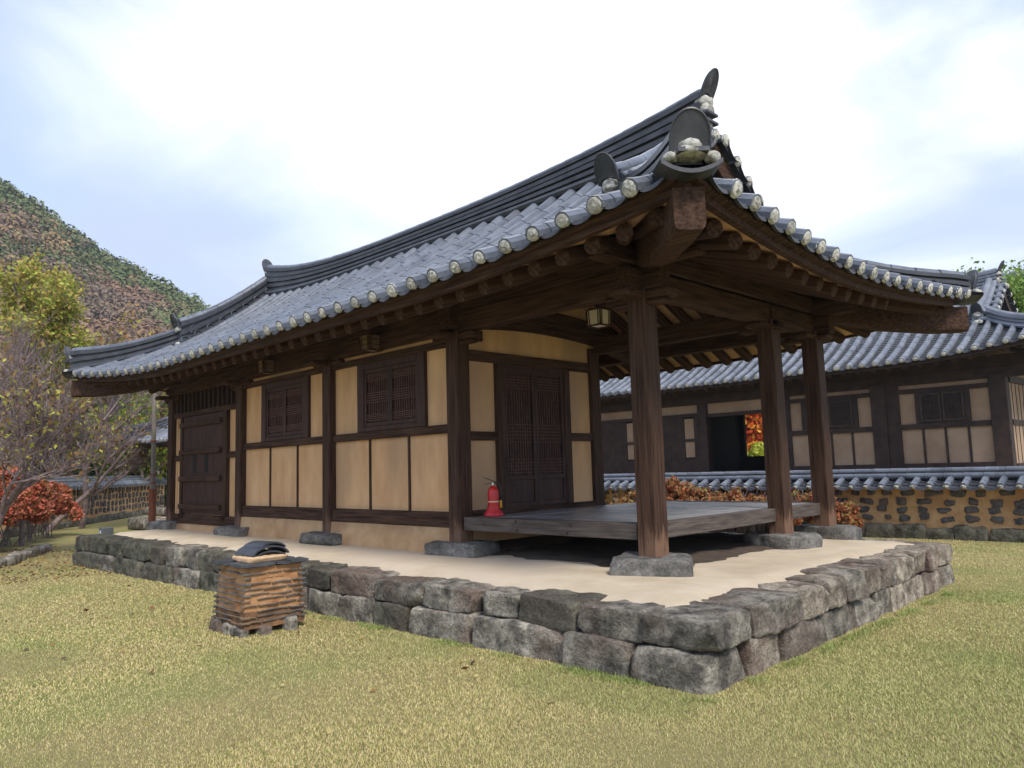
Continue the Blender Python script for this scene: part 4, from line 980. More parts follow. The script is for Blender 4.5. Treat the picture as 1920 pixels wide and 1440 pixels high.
for s in range(4):
    for a0,a1 in((-.03,.49),(.51,1.03)):
        X0,X1,Y0,Y1=cx0-.03,cx1+.03,cy0-.03,cy1+.03; n=6;k0=len(q.v)
        for i in range(n+1):
            f=a0+(a1-a0)*i/n; w=1-(2*i/n-1)**2
            def pp(ins): return [(X0+(X1-X0)*f,Y0+ins),(X1-ins,Y0+(Y1-Y0)*f),(X1-(X1-X0)*f,Y1-ins),(X0+ins,Y1-(Y1-Y0)*f)][s]
            a=pp(0);b=pp(.2); z=-.005+s*.0015-.012*w
            q.v+=[(a[0],a[1],z),(a[0],a[1],z+.024),(b[0],b[1],z+.03),(b[0],b[1],z)]
        for i in range(n):
            for j in range(4): a=k0+i*4+j;b=k0+i*4+(j+1)%4; q.f.append((a,b,b+4,a+4))
        q.f.append((k0,k0+1,k0+2,k0+3)); q.f.append((k0+n*4+3,k0+n*4+2,k0+n*4+1,k0+n*4))
q.build('cap_tiles',TILEL,chm)
q=MB(); q.stone(((cx0+cx1)/2,(cy0+cy1)/2,.045),(.245,.245,.036),77,n=10,k=5,amp=.014,fr=8); q.build('clay_pad',mat('pale_clay',(.55,.36,.20),(.66,.47,.29),scale=9,rough=.95,bump=.5),chm,smooth=True)
def arch_tile(c,L,w,h,zr,name='arched_tile',th=.018):
    q=MB(); n=14;k0=0
    for s,xx in enumerate((-L/2,L/2)):
        for t_ in(0,th):
            for j in range(n+1):
                a=radians(12)+(pi-radians(24))*j/n; y=-cos(a)*(w/2-t_); z=sin(a)*(h-t_)-h*.2; q.v.append((xx,y,z))
    m=n+1
    for j in range(n): q.f+= [(j,j+1,2*m+j+1,2*m+j),(m+j+1,m+j,3*m+j,3*m+j+1),(j,m+j,m+j+1,j+1),(2*m+j+1,3*m+j+1,3*m+j,2*m+j)]
    for j in(0,n): q.f.append((j,2*m+j,3*m+j,m+j))
    rot=Matrix.Rotation(zr,3,'Z'); q.v=[tuple(rot@Vector(v)+Vector(c)) for v in q.v]; return q.build(name,TILED,chm,smooth=True,ang=40)
mcx,mcy=(cx0+cx1)/2,(cy0+cy1)/2
arch_tile((mcx+.02,mcy+.01,.085),.40,.44,.12,.05); arch_tile((mcx+.03,mcy+.02,.06),.36,.36,.085,-.03); arch_tile((mcx-.01,mcy+.05,.145),.34,.33,.085,.12)
# ================================================================== GARDEN WALLS (tile capped, stones in ochre clay)
def garden_wall(name,label,p0,p1,zb,h,th=.42,pitch=.30,seed=1,side=-1,plugs=True,cap=.50,stones=True,rows=4,rise=.27):
    """p0->p1 plan; 'side' is the visible side (-1: right-hand normal)"""
    p0=Vector((*p0,0));p1=Vector((*p1,0)); d=(p1-p0);L=d.length;d.normalize(); n=Vector((d.y,-d.x,0))*(-side)*-1
    t=thing(name,label,'wall',((p0+p1)/2)+Vector((0,0,zb))); rr=random.Random(seed)
    def W(u,v,z): p=p0+d*u+n*v; return (p.x,p.y,z)
    q=MB(); N=int(L/.25); M=8
    for s in(1,-1):
        k0=len(q.v)
        for i in range(N+1):
            for j in range(M+1):
                u=L*i/N;z=zb-.1+(h+.12)*j/M; q.v.append(W(u,s*(th/2+.015*noise.noise(Vector((u*2,z*2,seed+s)))),z))
        for i in range(N):
            for j in range(M): a=k0+i*(M+1)+j; q.f.append((a,a+1,a+M+2,a+M+1))
    for u in(0,L): k0=len(q.v); q.v+=[W(u,th/2,zb-.1),W(u,-th/2,zb-.1),W(u,-th/2,zb+h),W(u,th/2,zb+h)]; q.f.append((k0,k0+1,k0+2,k0+3))
    q.build('clay_body',WMORT,t,smooth=True)
    rot=Matrix((d,n,Vector((0,0,1)))).transposed()
    q=MB(); u=0;k=0
    while u<L:
        w=rr.uniform(.28,.62); hh=rr.uniform(.15,.20); k+=1
        if u+w>L: break
        q.stone(W(u+w/2,.06,zb+hh*.66),(w/2+.01,th/2+.04,hh),seed*100+k,n=6,k=7,amp=.03,fr=5,rot=rot); u+=w
    q.build('footing_stones',STONEG,t,smooth=True,ang=40)
    if stones:
        q=MB(); z0=zb+.36; zs=(h-.38)/rows
        for r in range(rows):
            u=rr.uniform(0,.2)
            while u<L-.3:
                w=rr.uniform(.14,.31); hh=rr.uniform(.060,.092)*zs/.19; k+=1
                q.stone(W(u+w/2,th/2-.035,z0+zs*(r+.5)+rr.uniform(-.025,.025)),(w/2,.075,hh),seed*100+k,n=4,k=rr.choice((4,7,12)),amp=.026,fr=9,rot=rot@Matrix.Rotation(rr.uniform(-.2,.2),3,'Y')); u+=w+rr.uniform(.11,.24)
        q.build('embedded_stones',STONEW,t,smooth=True,ang=40)
    # cap
    zc=zb+h; zr=zc+rise; 
    RR=Roof(0,1,0,1,0,1,.2,.2,{},{},r=.068)
    cov=MB();ch=MB()
    nr=int(L/pitch)
    capo=None; pl=[]
    for s in(1,-1):
        def P(u): return lambda a:Vector(W(u,s*(cap-a),zc+.045+(zr-zc-.05)*(a/cap)))
        for i in range(nr+1):
            u=.1+i*pitch; RR.cover(cov,P(u),0.,cap-.06,tuple(d),r=.066,L=.3,n=6); 
            if s>0 or not plugs: pl.append((P(u)(0.),n*s))
            if i<nr: RR.channel(ch,P(u),P(u+pitch),cap-.05,st=.14,dep=.05,n=5)
    capo=ch.build('tile_cap',TILED,t); cov.build('cover_tiles',TILE,capo,smooth=True,ang=35)
    if plugs:
        for i,(p,o) in enumerate(pl): put_plug(capo,p,o,.066)
    q=MB(); nn=max(2,int(L/.5)); pts=[W(L*i/nn,0,zr-.04+.008*noise.noise(Vector((i*.7,seed,0)))) for i in range(nn+1)]
    ridge_sweep(q,pts,[.13]*(nn+1),wb=.13,wt=.09,layers=2); q.build('ridge_tiles',TILED,t)
    q=MB(); ridge_cover(q,pts,[.12]*(nn+1),r=.075,L=.34); 
    for sg in(1,-1): ridge_cover(q,[tuple(Vector(p)+n*.125*sg) for p in pts],[.03]*(nn+1),r=.065,L=.34)
    q.build('ridge_cover_tile',TILE,t,smooth=True,ang=35)
    # soffit fill under the eave
    q=MB(); 
    for s in(1,-1): q.add([W(0,s*th/2,zc-.03),W(L,s*th/2,zc-.03),W(L,s*(cap-.05),zc-.02),W(0,s*(cap-.05),zc-.02),W(0,s*th/2,zc+.06),W(L,s*th/2,zc+.06),W(L,s*(cap-.05),zc+.0),W(0,s*(cap-.05),zc+.0)],[(0,1,2,3),(7,6,5,4),(2,1,5,6),(3,2,6,7)])
    q.build('eave_fill',WMORT,t)
    return t
garden_wall('garden_wall','low stone and ochre clay wall with a dark tile cap in front of the rear hall',(-13.5,10.15),(3.2,10.15),-.72,1.02,seed=3,side=1,pitch=.295,rise=.24)
garden_wall('garden_wall','distant stone and clay wall with tile cap behind the bare trees and red shrub',(-23.6,-.95),(-36,8.3),-.78,1.42,seed=6,side=1,pitch=.30,plugs=False,rise=.30,rows=4)
# ================================================================== REAR HALL
h2=thing('rear_hall','long dark timber hanok hall with tiled gable roof behind the low garden wall','hanok',(-9,19,-.3))
R2=Roof(-19.5,.95,16.0,23.0,3.56,5.85,2.2,1.75,lift={(0,0):.2,(1,0):.36,(0,1):.3,(1,1):.3},flare={(0,0):.2,(1,0):.25,(0,1):.3,(1,1):.3},D=4.5,pitch=.36,r=.088)
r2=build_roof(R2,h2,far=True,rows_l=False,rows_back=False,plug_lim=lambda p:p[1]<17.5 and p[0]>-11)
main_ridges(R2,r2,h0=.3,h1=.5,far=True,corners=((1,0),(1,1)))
rafters(R2,h2,sp=.42,sides='FR',m=WF,r=.08)
Y2=17.4
def b2(name,m,x0,x1,z0,z1,p=.0,d=.2,b=0.): return bx(name,m,h2,x0,x1,Y2-p,Y2+d,z0,z1,b=b)
bx('stone_base',STONE,h2,-19,-.2,Y2-1.0,22.4,-.9,.42); 
for i,x in enumerate((-.62,-3.72,-7.05,-9.72,-12.3,-15.3)):
    w=.42 if i<2 else .36; bx('column',WF,h2,x-w,x,Y2-.10,Y2+.26,.42,3.1,b=.01)
bx('lintel_beam',WF,h2,-19,.0,Y2-.06,Y2+.16,2.98,3.28); bx('purlin',WF,h2,-19,.3,Y2-.05,Y2+.17,3.29,3.60)
# bays 1 and 2: plaster with a lattice window
for (x0,x1,wx0,wx1,n) in ((-3.72,-1.04,-2.92,-1.52,4),(-7.05,-4.14,-6.3,-4.55,4)):
    b2('plaster_wall',PLF,x0,x1,.60,2.98,p=-.02,d=.1)
    b2('sill_beam',WF,x0,x1,.42,.72,p=.06); b2('middle_rail',WF,x0,x1,1.70,1.85,p=.05); b2('head_rail',WF,x0,x1,2.74,2.87,p=.05)
    b2('wall_post',WF,x0,x0+.36,.72,2.98,p=.045)
    for i in range(1,n): x=x0+.36+(x1-x0-.36)*i/n; b2('panel_strip',WF,x-.03,x+.03,.72,1.70,p=.01)
    wf=MB(); wf.box(wx0,wx1,Y2-.07,Y2+.0,1.86,2.74); w=wf.build('window',WF,h2)
    xm=(wx0+wx1)/2
    for a,b in((wx0+.14,xm-.02),(xm+.02,wx1-.14)):
        q=MB(); leaf(q,'x',a,b,1.90,2.70,Y2-.072,-1,[(2.0,2.08,3),(2.25,2.35,3),(2.52,2.6,3)],nv=9); q.build('lattice_leaf',LATF,w)
# open hall bay with a back window onto the maple
def hw(name,m,*a): return bx(name,m,h2,*a)
hw('plaster_wall',PLF,-9.70,-7.45,Y2+.0,Y2+.08,2.62,2.98); hw('head_rail',WF,-9.72,-7.05,Y2-.05,Y2+.12,2.50,2.62); hw('sill_beam',WF,-9.72,-7.05,Y2-.05,Y2+.12,.42,.62)
hw('hall_floor',WF,-10.8,-7.05,Y2,22,.42,.5)
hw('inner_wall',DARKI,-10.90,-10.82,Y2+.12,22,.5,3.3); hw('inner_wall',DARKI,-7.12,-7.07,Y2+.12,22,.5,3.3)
# rear wall with an opening
ox0,ox1,oz0,oz1=-10.62,-8.9,1.12,2.79
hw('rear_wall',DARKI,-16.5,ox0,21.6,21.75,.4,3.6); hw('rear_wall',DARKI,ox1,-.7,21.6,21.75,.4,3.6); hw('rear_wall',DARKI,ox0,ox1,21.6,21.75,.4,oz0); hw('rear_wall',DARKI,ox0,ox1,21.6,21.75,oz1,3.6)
# bay 3 with opened doors and plaster slips; bay 4
for x0,x1 in((-12.3,-10.08),(-15.3,-12.66)):
    hw('plaster_wall',PLF,x0,x1,Y2+.02,Y2+.1,2.68,2.98); hw('head_rail',WF,x0,x1,Y2-.05,Y2+.12,2.56,2.68); hw('dark_door',WF,x0,x1-.62,Y2-.02,Y2+.08,.6,2.56)
    hw('plaster_wall',PLF,x1-.60,x1-.22,Y2+.0,Y2+.1,1.12,2.50); hw('middle_rail',WF,x1-.62,x1-.2,Y2-.04,Y2+.12,1.68,1.78); hw('sill_beam',WF,x0,x1,Y2-.06,Y2+.12,.42,1.08)
    hw('wall_post',WF,x1-.20,x1,Y2-.04,Y2+.12,.6,2.6)
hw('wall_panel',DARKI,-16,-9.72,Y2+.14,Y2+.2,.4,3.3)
# bright end wall
xe=-.60
hw('plaster_wall',PLF,xe-.12,xe-.04,Y2+.3,21.6,.5,3.3); 
for y in(Y2+.55,Y2+.98,Y2+1.40,Y2+1.85,Y2+2.3,Y2+2.8,Y2+3.3): hw('panel_strip',WF,xe-.06,xe-.028,y-.018,y+.018,.6,2.85)
hw('middle_rail',WF,xe-.06,xe+.0,Y2+.26,21.6,1.70,1.84); hw('sill_beam',WF,xe-.06,xe+.01,Y2+.26,21.6,.42,.66); hw('head_rail',WF,xe-.06,xe+.01,Y2+.26,21.6,2.85,3.05)
hw('shutter',mat('grey_shutter',(.12,.13,.15),rough=.6),xe-.05,xe-.02,Y2+1.75,Y2+2.7,1.86,2.4)
# ================================================================== SMALL HALL FAR LEFT
h3=thing('side_hall','small tiled hanok whose eave corner shows behind the rusty stove pipe at the far left','hanok',(-21,6,-.7))
R3=Roof(-25.2,-17.,3.2,9.2,2.20,4.2,1.6,1.6,lift={(0,0):.22,(1,0):.2,(0,1):.2,(1,1):.2},flare={(0,0):.15,(1,0):.1,(0,1):.1,(1,1):.1},D=3.,pitch=.40,r=.09)
r3=build_roof(R3,h3,far=True,rows_back=False,rows_l=True,rows_r=False,plug_lim=lambda p:p[1]<3.6 and p[0]<-19)
main_ridges(R3,r3,far=True,corners=((0,0),))
rafters(R3,h3,sp=.45,sides='FL',m=WF)
bx('room_wall',PLF,h3,-23.4,-18.5,4.7,8,-.6,2.4); 
for x in(-23.5,-21.9,-20.3,-18.7): bx('column',WF,h3,x,x+.22,4.6,4.82,-.5,2.45)
bx('lintel_beam',WF,h3,-24,-18,4.6,4.8,2.1,2.4); bx('door',WF,h3,-23.2,-22.0,4.66,4.69,-.3,1.7); bx('sill_beam',WF,h3,-23.4,-18.5,4.62,4.69,-.4,-.2)
p3=thing('low_stone_platform','low two-step stone terrace under the small far hall left of the pipe','stone platform',(-21,5,-.7))
k=900; rr=random.Random(12)
x=-24.6
while x<-16:
    w=rr.uniform(.6,1.2); q=MB(); k+=1; q.stone((x+w/2,3.9,-.22),(w/2,.3,.14),k,n=4,k=6,amp=.03); q.build('kerb_stone',STONE,p3,smooth=True,ang=40); x+=w
x=-23.4
while x<-16:
    w=rr.uniform(.7,1.3); q=MB(); k+=1; q.stone((x+w/2,3.0,-.55),(w/2,.35,.20),k,n=4,k=6,amp=.03); q.build('kerb_stone',STONE,p3,smooth=True,ang=40); x+=w
bx('sand_surface',SAND,p3,-24.4,-17,3.9,9,-.5,-.12); bx('step_surface',SAND,p3,-23.2,-17,3.0,3.9,-.6,-.38)
# ================================================================== STOVE PIPE
pp=Vector((-14.6,.40,-.75)); st=thing('stove_pipe','tall thin pipe, rusty foot and grey top, beside the left end of the hall','chimney pipe',pp)
q=MB(); q.tube([pp,pp+Vector((0,0,1.42))],.082,14); q.build('rusty_foot',RUST,st,smooth=True,ang=50)
q=MB(); q.tube([pp+Vector((0,0,1.40)),pp+Vector((0,0,1.75))],.066,14); q.tube([pp+Vector((0,0,1.75)),pp+Vector((-.02,0,3.9))],.052,14); q.build('upper_pipe',GALV,st,smooth=True,ang=50)
for z in(1.16,1.24,1.32,1.40,1.56,1.74,2.55): q=MB(); q.tube([pp+Vector((0,0,z)),pp+Vector((0,0,z+.035))],.098 if z<1.5 else .078,14); q.build('ring_joint',RUST,st,smooth=True,ang=50)
q=MB(); q.lathe([(.05,3.9),(.05,3.95),(.12,3.93),(0,4.02)],14,(pp.x-.02,pp.y,pp.z)); q.build('cowl',GALV,st,smooth=True)
# ================================================================== FLOOD LIGHT AND KERB
fl=Vector((-13.75,-.85,-.30)); f=thing('flood_light','small grey box shaped flood light on the ground beyond the left platform corner','flood light',fl+Vector((0,0,-.42)))
bx('housing',mat('grey_metal',(.10,.11,.12),rough=.5),f,fl.x-.10,fl.x+.10,fl.y-.12,fl.y+.12,fl.z-.02,fl.z+.20,b=.015)
q=MB(); q.tube([fl+Vector((.0,-.121,.09)),fl+Vector((.0,-.13,.09))],.055,16); q.build('lens',mat('pale_lens',(.5,.55,.62),rough=.15),f)
bx('stand',BLACK,f,fl.x-.03,fl.x+.03,fl.y-.03,fl.y+.03,fl.z-.45,fl.z-.02)
kb=thing('stone_kerb','row of low dark stones edging the leafy flower bed at the far left','kerb',(-14.5,-2.4,-.75)); rr=random.Random(21)
a=Vector((-11.2,-4.1,0));b=Vector((-17.2,-1.15,0)); d=(b-a);L=d.length;d.normalize();u=0;k=950
while u<L:
    w=rr.uniform(.35,.8); c=a+d*(u+w/2)+Vector((rr.uniform(-.04,.04),rr.uniform(-.04,.04),-.70)); k+=1
    q=MB(); q.stone(c,(w/2,.13,.115),k,n=6,k=5,amp=.03,rot=Matrix.Rotation(math.atan2(d.y,d.x),3,'Z')); q.build('kerb_stone',STONE,kb,smooth=True,loc=c-wloc(kb),ang=40); u+=w
# ================================================================== VEGETATION
def leafcloud(rng,centres,radii,n,size,cols,squash=.8,shell=.5,aspect=1.6):
    """n small quads spread through ellipsoids; returns V,F,C"""
    ci=rng.integers(0,len(centres),n); c=centres[ci]; r=radii[ci]
    d=rng.normal(size=(n,3)); d/=np.linalg.norm(d,axis=1)[:,None]; rad=rng.random(n)**shell
    p=c+d*(rad*r)[:,None]*np.array([1,1,squash])
    a=rng.normal(size=(n,3)); a/=np.linalg.norm(a,axis=1)[:,None]; b=np.cross(a,rng.normal(size=(n,3))); b/=np.linalg.norm(b,axis=1)[:,None]
    s=size*(.6+.8*rng.random(n))[:,None]; a=a*s*aspect*.5; b=b*s*.5
    V=np.stack([p-a,p+b,p+a,p-b],1).reshape(-1,3); F=np.arange(4*n).reshape(-1,4)
    cols=np.array(cols); k=rng.integers(0,len(cols),n); C=cols[k]*(.7+.6*rng.random((n,1))); C=np.repeat(C,4,0); return V,F,C
def branch(q,p,d,L,r,depth,rr,tips,spread=.6,up=.15,seg=3,n=6,kids=(2,4),shrink=.68):
    pts=[p];rs=[r];dd=Vector(d)
    for i in range(seg):
        dd=(dd+Vector((rr.gauss(0,.16),rr.gauss(0,.16),rr.gauss(0,.12)+up*.3))).normalized(); p=p+dd*(L/seg); pts.append(p);rs.append(r*(1-.35*(i+1)/seg))
    q.tube(pts,rs,max(3,n),cap=False)
    if depth==0: tips.append(p);return
    for k in range(rr.randint(*kids)):
        f=rr.uniform(.35,1.); i=min(seg-1,int(f*seg)); b=pts[i].lerp(pts[i+1],f*seg-i) if f<1 else pts[-1]
        nd=(dd+Vector((rr.gauss(0,spread),rr.gauss(0,spread),rr.gauss(0,spread*.7)+up))).normalized()
        branch(q,b,nd,L*shrink*rr.uniform(.8,1.15),r*.60,depth-1,rr,tips,spread,up,seg if depth>1 else 2,n-1,kids,shrink)
    branch(q,p,(dd+Vector((rr.gauss(0,.2),rr.gauss(0,.2),up))).normalized(),L*shrink,r*.64,depth-1,rr,tips,spread,up,seg,n-1,kids,shrink)
TWIG=mat('twig_bark',(.15,.105,.105),(.32,.25,.245),scale=8,rough=.9)
def tree(name,label,base,d,L,r,depth,seed,leafn,lsize,cols,group=None,cluster=.25,spread=.55,up=.15,cat='tree',trunkm=None,kids=(2,4),shrink=.68,fn=None,aspect=1.6,multi=1):
    rr=random.Random(seed);rng=np.random.default_rng(seed); t=thing(name,label,cat,base,group); q=MB();tips=[]
    for k in range(multi):
        dv=Vector(d) if k==0 else (Vector(d)+Vector((rr.gauss(0,.5),rr.gauss(0,.5),0)))
        branch(q,Vector(base)-Vector((0,0,.1)),dv.normalized(),L,r*(1 if k==0 else .8),depth,rr,tips,spread,up,3,8,kids,shrink)
    q.build('trunk',trunkm or TWIG,t,smooth=True)
    if leafn:
        tp=np.array([tuple(p) for p in tips]); 
        if fn is not None: tp=tp[[fn(p) for p in tp]]
        if len(tp):
            V,F,C=leafcloud(rng,tp,np.full(len(tp),cluster),leafn,lsize,cols,shell=.5,aspect=aspect); npmesh('crown',V,F,LEAF,t,C)
    return t
YG=[(.40,.39,.07),(.31,.37,.06),(.46,.37,.08),(.24,.29,.06),(.40,.28,.09)]
BR=[(.20,.11,.045),(.25,.15,.05),(.28,.24,.06)]
# bare trees at the left, thin twigs and a few leaves
tree('bare_tree','bare grey tree with fine reddish twigs rising behind the red shrub at the left edge',(-16.0,-2.75,-.76),(.12,.12,1),1.7,0.086,6,3,900,.07,BR+YG[:1],cluster=.35,spread=.55,up=.12,kids=(2,3),shrink=.70)
tree('bare_tree','leaning bare tree with forked pale trunk in front of the far clay wall',(-25.4,.7,-.76),(.30,.44,.9),2.1,0.108,6,8,700,.08,BR+YG[:1],cluster=.3,spread=.55,up=.13,kids=(2,3),shrink=.70)
tree('bare_tree','thin bare tree between the red shrub and the far wall, upright with many twigs',(-19.5,-1.2,-.76),(-.1,.0,1),2.3,0.072,6,15,500,.07,BR,cluster=.3,spread=.5,up=.16,kids=(2,3),shrink=.70)
tree('bare_tree','distant bare tree just left of the hall eave with pale curved limbs',(-26,2.0,-.76),(.1,.2,1),2.8,0.108,6,23,1500,.10,BR+YG[:1],cluster=.35,spread=.5,up=.16,kids=(2,3),shrink=.70)
tree('leafy_tree','yellow green leafed tree standing tall at the left picture edge',(-28.2,-.9,-.76),(.0,.03,1),3.7,.13,5,31,9000,.09,YG,cluster=.5,spread=.34,up=.25,kids=(2,3),shrink=.68,fn=lambda p:p[2]>6.0)
tree('leafy_tree','loose yellow green tree below the hillside beside the tall tree and hall roof',(-29.3,2.0,-.76),(.0,.0,1),3.0,.12,5,37,20000,.095,YG,cluster=.55,spread=.5,up=.2,kids=(2,3),shrink=.66,fn=lambda p:p[2]>4.5)
tree('leafy_tree','sparse reddish brown tree behind the bare trees on the left',(-33,-3.0,-.76),(.0,.0,1),2.8,.15,6,41,2600,.12,BR+[(.22,.12,.06)],cluster=.5,spread=.5,up=.2,kids=(2,3),shrink=.68)
tree('leafy_tree','bright green and yellow tree behind the small far hall',(-34,6.6,-.76),(0,0,1),2.1,.13,4,43,12000,.13,[(.14,.24,.04),(.22,.30,.05),(.40,.36,.05)],cluster=.9,spread=.5,up=.2)
tree('leafy_tree','faded green tree directly behind the pipe and far clay wall',(-38,7.0,-.76),(0,0,1),2.9,.18,4,47,12000,.17,[(.13,.17,.05),(.20,.20,.07),(.24,.17,.07)],cluster=1.,spread=.5,up=.2)
# dark evergreens behind the far wall
DG=[(.018,.040,.018),(.03,.062,.026),(.045,.085,.035)]
for i,(x,y,h,w) in enumerate(((-36,-1.5,4.6,2.2),(-38.5,1.5,5.2,2.3),(-39.5,5.0,4.8,2.3),(-41,8.0,5.0,2.4),(-43,11.2,5.0,2.5),(-45,15.5,5.0,2.6))):
    t=thing('evergreen_tree','',"tree",(x,y,-.8)); 
    t['label']=['dense dark evergreen behind the far wall, leftmost of the row beside the red shrub','dense dark evergreen behind the far wall, second from the left in its row','dense dark evergreen behind the middle of the far clay wall','dense dark evergreen behind the far wall beneath the hall eave','dense dark evergreen behind the far wall next to the pipe','dense dark evergreen mostly hidden behind the small far hall'][i]; t['group']='dark evergreens behind the far wall'
    rng=np.random.default_rng(50+i); cen=[];rad=[]
    for k in range(26): a=rng.random()*6.28; f=rng.random(); cen.append((x+cos(a)*w*.7*(1-f*.6),y+sin(a)*w*.7*(1-f*.6),-.4+f*h));rad.append(.55+.5*rng.random())
    V,F,C=leafcloud(rng,np.array(cen),np.array(rad),9000,.16,DG,shell=.35); npmesh('crown',V,F,LEAF,t,C)
    q=MB(); q.tube([(x,y,-.9),(x,y,h*.7)],[.16,.06],7); q.build('trunk',BARK,t)
# azalea shrubs
def shrub(name,label,cens,rads,n,size,cols,seed,group=None,cat='shrub',zb=-.75,flowers=0):
    rng=np.random.default_rng(seed); rr=random.Random(seed); t=thing(name,label,cat,(float(np.mean([c[0] for c in cens])),float(np.mean([c[1] for c in cens])),zb),group)
    # fractal sub-clumps give an uneven outline
    cc=[];rd=[]
    for c,r in zip(cens,rads):
        for k in range(26):
            d=rng.normal(size=3); d/=np.linalg.norm(d); d[2]=abs(d[2])*1.0-.25; cc.append(np.array(c)+d*r*(.45+.55*rng.random())); rd.append(r*(.14+.16*rng.random()))
    V,F,C=leafcloud(rng,np.array(cc),np.array(rd),n,size,cols,shell=.6,aspect=2.2,squash=1.)
    # patches: leaves on one clump lean to one hue
    npmesh('foliage',V,F,LEAF,t,C)
    q=MB()
    for c,r in zip(cens,rads):
        for k in range(14):
            e=Vector(c)+Vector((rr.gauss(0,r*.5),rr.gauss(0,r*.4),rr.uniform(.2,1.)*r)); b=Vector((c[0]+rr.gauss(0,r*.15),c[1]+rr.gauss(0,r*.12),zb)); q.tube([b,b.lerp(e,.5)+Vector((rr.gauss(0,.05),rr.gauss(0,.05),.05)),e],[.014,.009,.003],4,cap=False)
    q.build('stems',TWIG,t)
    if flowers:
        V,F,C=leafcloud(rng,np.array(cc),np.array(rd)*1.15,flowers,.05,[(.6,.12,.40),(.75,.25,.5)],shell=.15); npmesh('blossoms',V,F,LEAF,t,C)
    return t
RD=[(.70,.16,.10),(.72,.24,.14),(.74,.27,.19),(.28,.10,.035),(.36,.14,.05),(.20,.055,.03),(.26,.17,.06)]
shrub('azalea_shrub','large red and orange autumn azalea shrub behind the kerb at the left edge',[(-17.6,-2.9,.15),(-18.6,-2.2,.35),(-19.8,-1.5,.4),(-21.2,-.7,.3),(-16.6,-3.9,.1),(-19.0,-3.0,.45),(-22.3,.0,.1)],[1.05,1.15,1.15,1.1,1.0,1.05,1.0],130000,.065,RD,61,flowers=14)
OR=[(.44,.14,.06),(.48,.20,.07),(.38,.24,.09),(.26,.20,.07),(.36,.09,.05),(.22,.10,.05)]
for i,(x,y,r,z) in enumerate(((-5.9,9.3,.68,.28),(-5.0,9.3,.62,.10),(-4.1,9.25,.62,.10),(-3.1,9.25,.62,.08),(-2.35,9.15,.60,.02),(-7.2,9.4,.6,.0))):
    shrub('azalea_shrub',['tall wispy orange azalea beyond the deck, its tips over the low wall cap','olive and orange azalea beyond the deck, right of the tall wispy one','orange azalea in front of the wall, midway between near and middle veranda posts','red orange azalea in front of the wall just left of the middle veranda post','rightmost rusty orange azalea where the low wall shows its stones','azalea in front of the low wall hidden mostly by the near veranda post'][i],[(x,y,z-.25),(x+.35,y-.1,z-.3),(x-.3,y,z-.28)],[r,r*.8,r*.8],15000,.045,OR if i%2==0 else [c for c in OR[1:]]+[(.22,.22,.07)],70+i,group='azaleas along the low wall',flowers=3 if i==0 else 0)
# maple seen through the open bay, and greenery on the right
tree('maple_tree','bright red and orange maple glimpsed through the open bay of the rear hall',(-12.2,28.5,-.3),(0,0,1),2.0,.16,4,81,16000,.16,[(.55,.10,.02),(.62,.18,.03),(.60,.30,.04),(.5,.07,.02)],cluster=.8,spread=.6,up=.1,kids=(3,4))
tree('leafy_tree','yellow green shrub under the red maple seen through the rear hall',(-12.0,26.0,-.3),(0,0,1),.8,.05,3,83,5000,.13,[(.40,.45,.05),(.5,.5,.08)],cluster=.45,spread=.6,up=.2)
bx('boundary_wall',mat('pale_wall',(.5,.49,.45),rough=.9),None,-22,-4,33,33.2,-.5,2.6); tag(bpy.data.objects['boundary_wall'],'pale plain wall seen through the open bay beneath the red maple','wall')
tree('feathery_tree','feathery light green tree rising right of the rear hall gable at the right edge',(-2.9,32.0,-.5),(0.0,0,1),3.7,.15,5,91,30000,.11,[(.20,.32,.06),(.28,.38,.07),(.14,.24,.05)],cluster=.7,spread=.38,up=.3)
tree('feathery_tree','lower light green tree partly hidden by the rear hall gable',(-4.3,34.0,-.5),(0,0,1),3.0,.14,4,92,14000,.17,[(.18,.30,.06),(.24,.33,.07)],cluster=.9,spread=.42,up=.3)
# ================================================================== HILLS
def hill(name,label,ridge,foot,nu,nv,rough,seed):
    """ridge/foot: matching lists of 3D points; returns a sampler"""
    q=MB()
    def P(u,v):
        i=min(len(ridge)-2,int(u*(len(ridge)-1)));f=u*(len(ridge)-1)-i
        a=Vector(ridge[i]).lerp(Vector(ridge[i+1]),f);b=Vector(foot[i]).lerp(Vector(foot[i+1]),f); p=b.lerp(a,v); p.z=b.z+(a.z-b.z)*(v*1.0)+rough*noise.noise(Vector((p.x*.02,p.y*.02,seed)))*(4*v*(1-v)+.1); return p
    for i in range(nu+1):
        for j in range(nv+1): q.v.append(tuple(P(i/nu,j/nv)))
    for i in range(nu):
        for j in range(nv): a=i*(nv+1)+j; q.f.append((a,a+nv+1,a+nv+2,a+1))
    # back side so that the hill is a solid ridge
    k0=len(q.v)
    for i in range(nu+1):
        p=P(i/nu,1); b=Vector(foot[min(len(foot)-1,int(i/nu*(len(foot)-1)))]); d=(p-b); d.z=0; e=p+d*1.0; e.z=-3; q.v.append(tuple(e))
    for i in range(nu): a=i*(nv+1)+nv;b=(i+1)*(nv+1)+nv; q.f.append((a,b,k0+i+1,k0+i))
    o=q.build(name,mat(name+'_soil',(.07,.055,.035),(.10,.085,.05),scale=.1,rough=1),smooth=True); o['kind']='structure'; return P
ridge=[(-330,-75,150),(-275,-20,113),(-254,3,99.5),(-226.3,34.5,74.5),(-217.1,45,64.5),(-208.1,55.5,55.5),(-199.1,66,47.5),(-192.4,73.9,42),(-181,87,34),(-160,110,16),(-140,135,-2)]
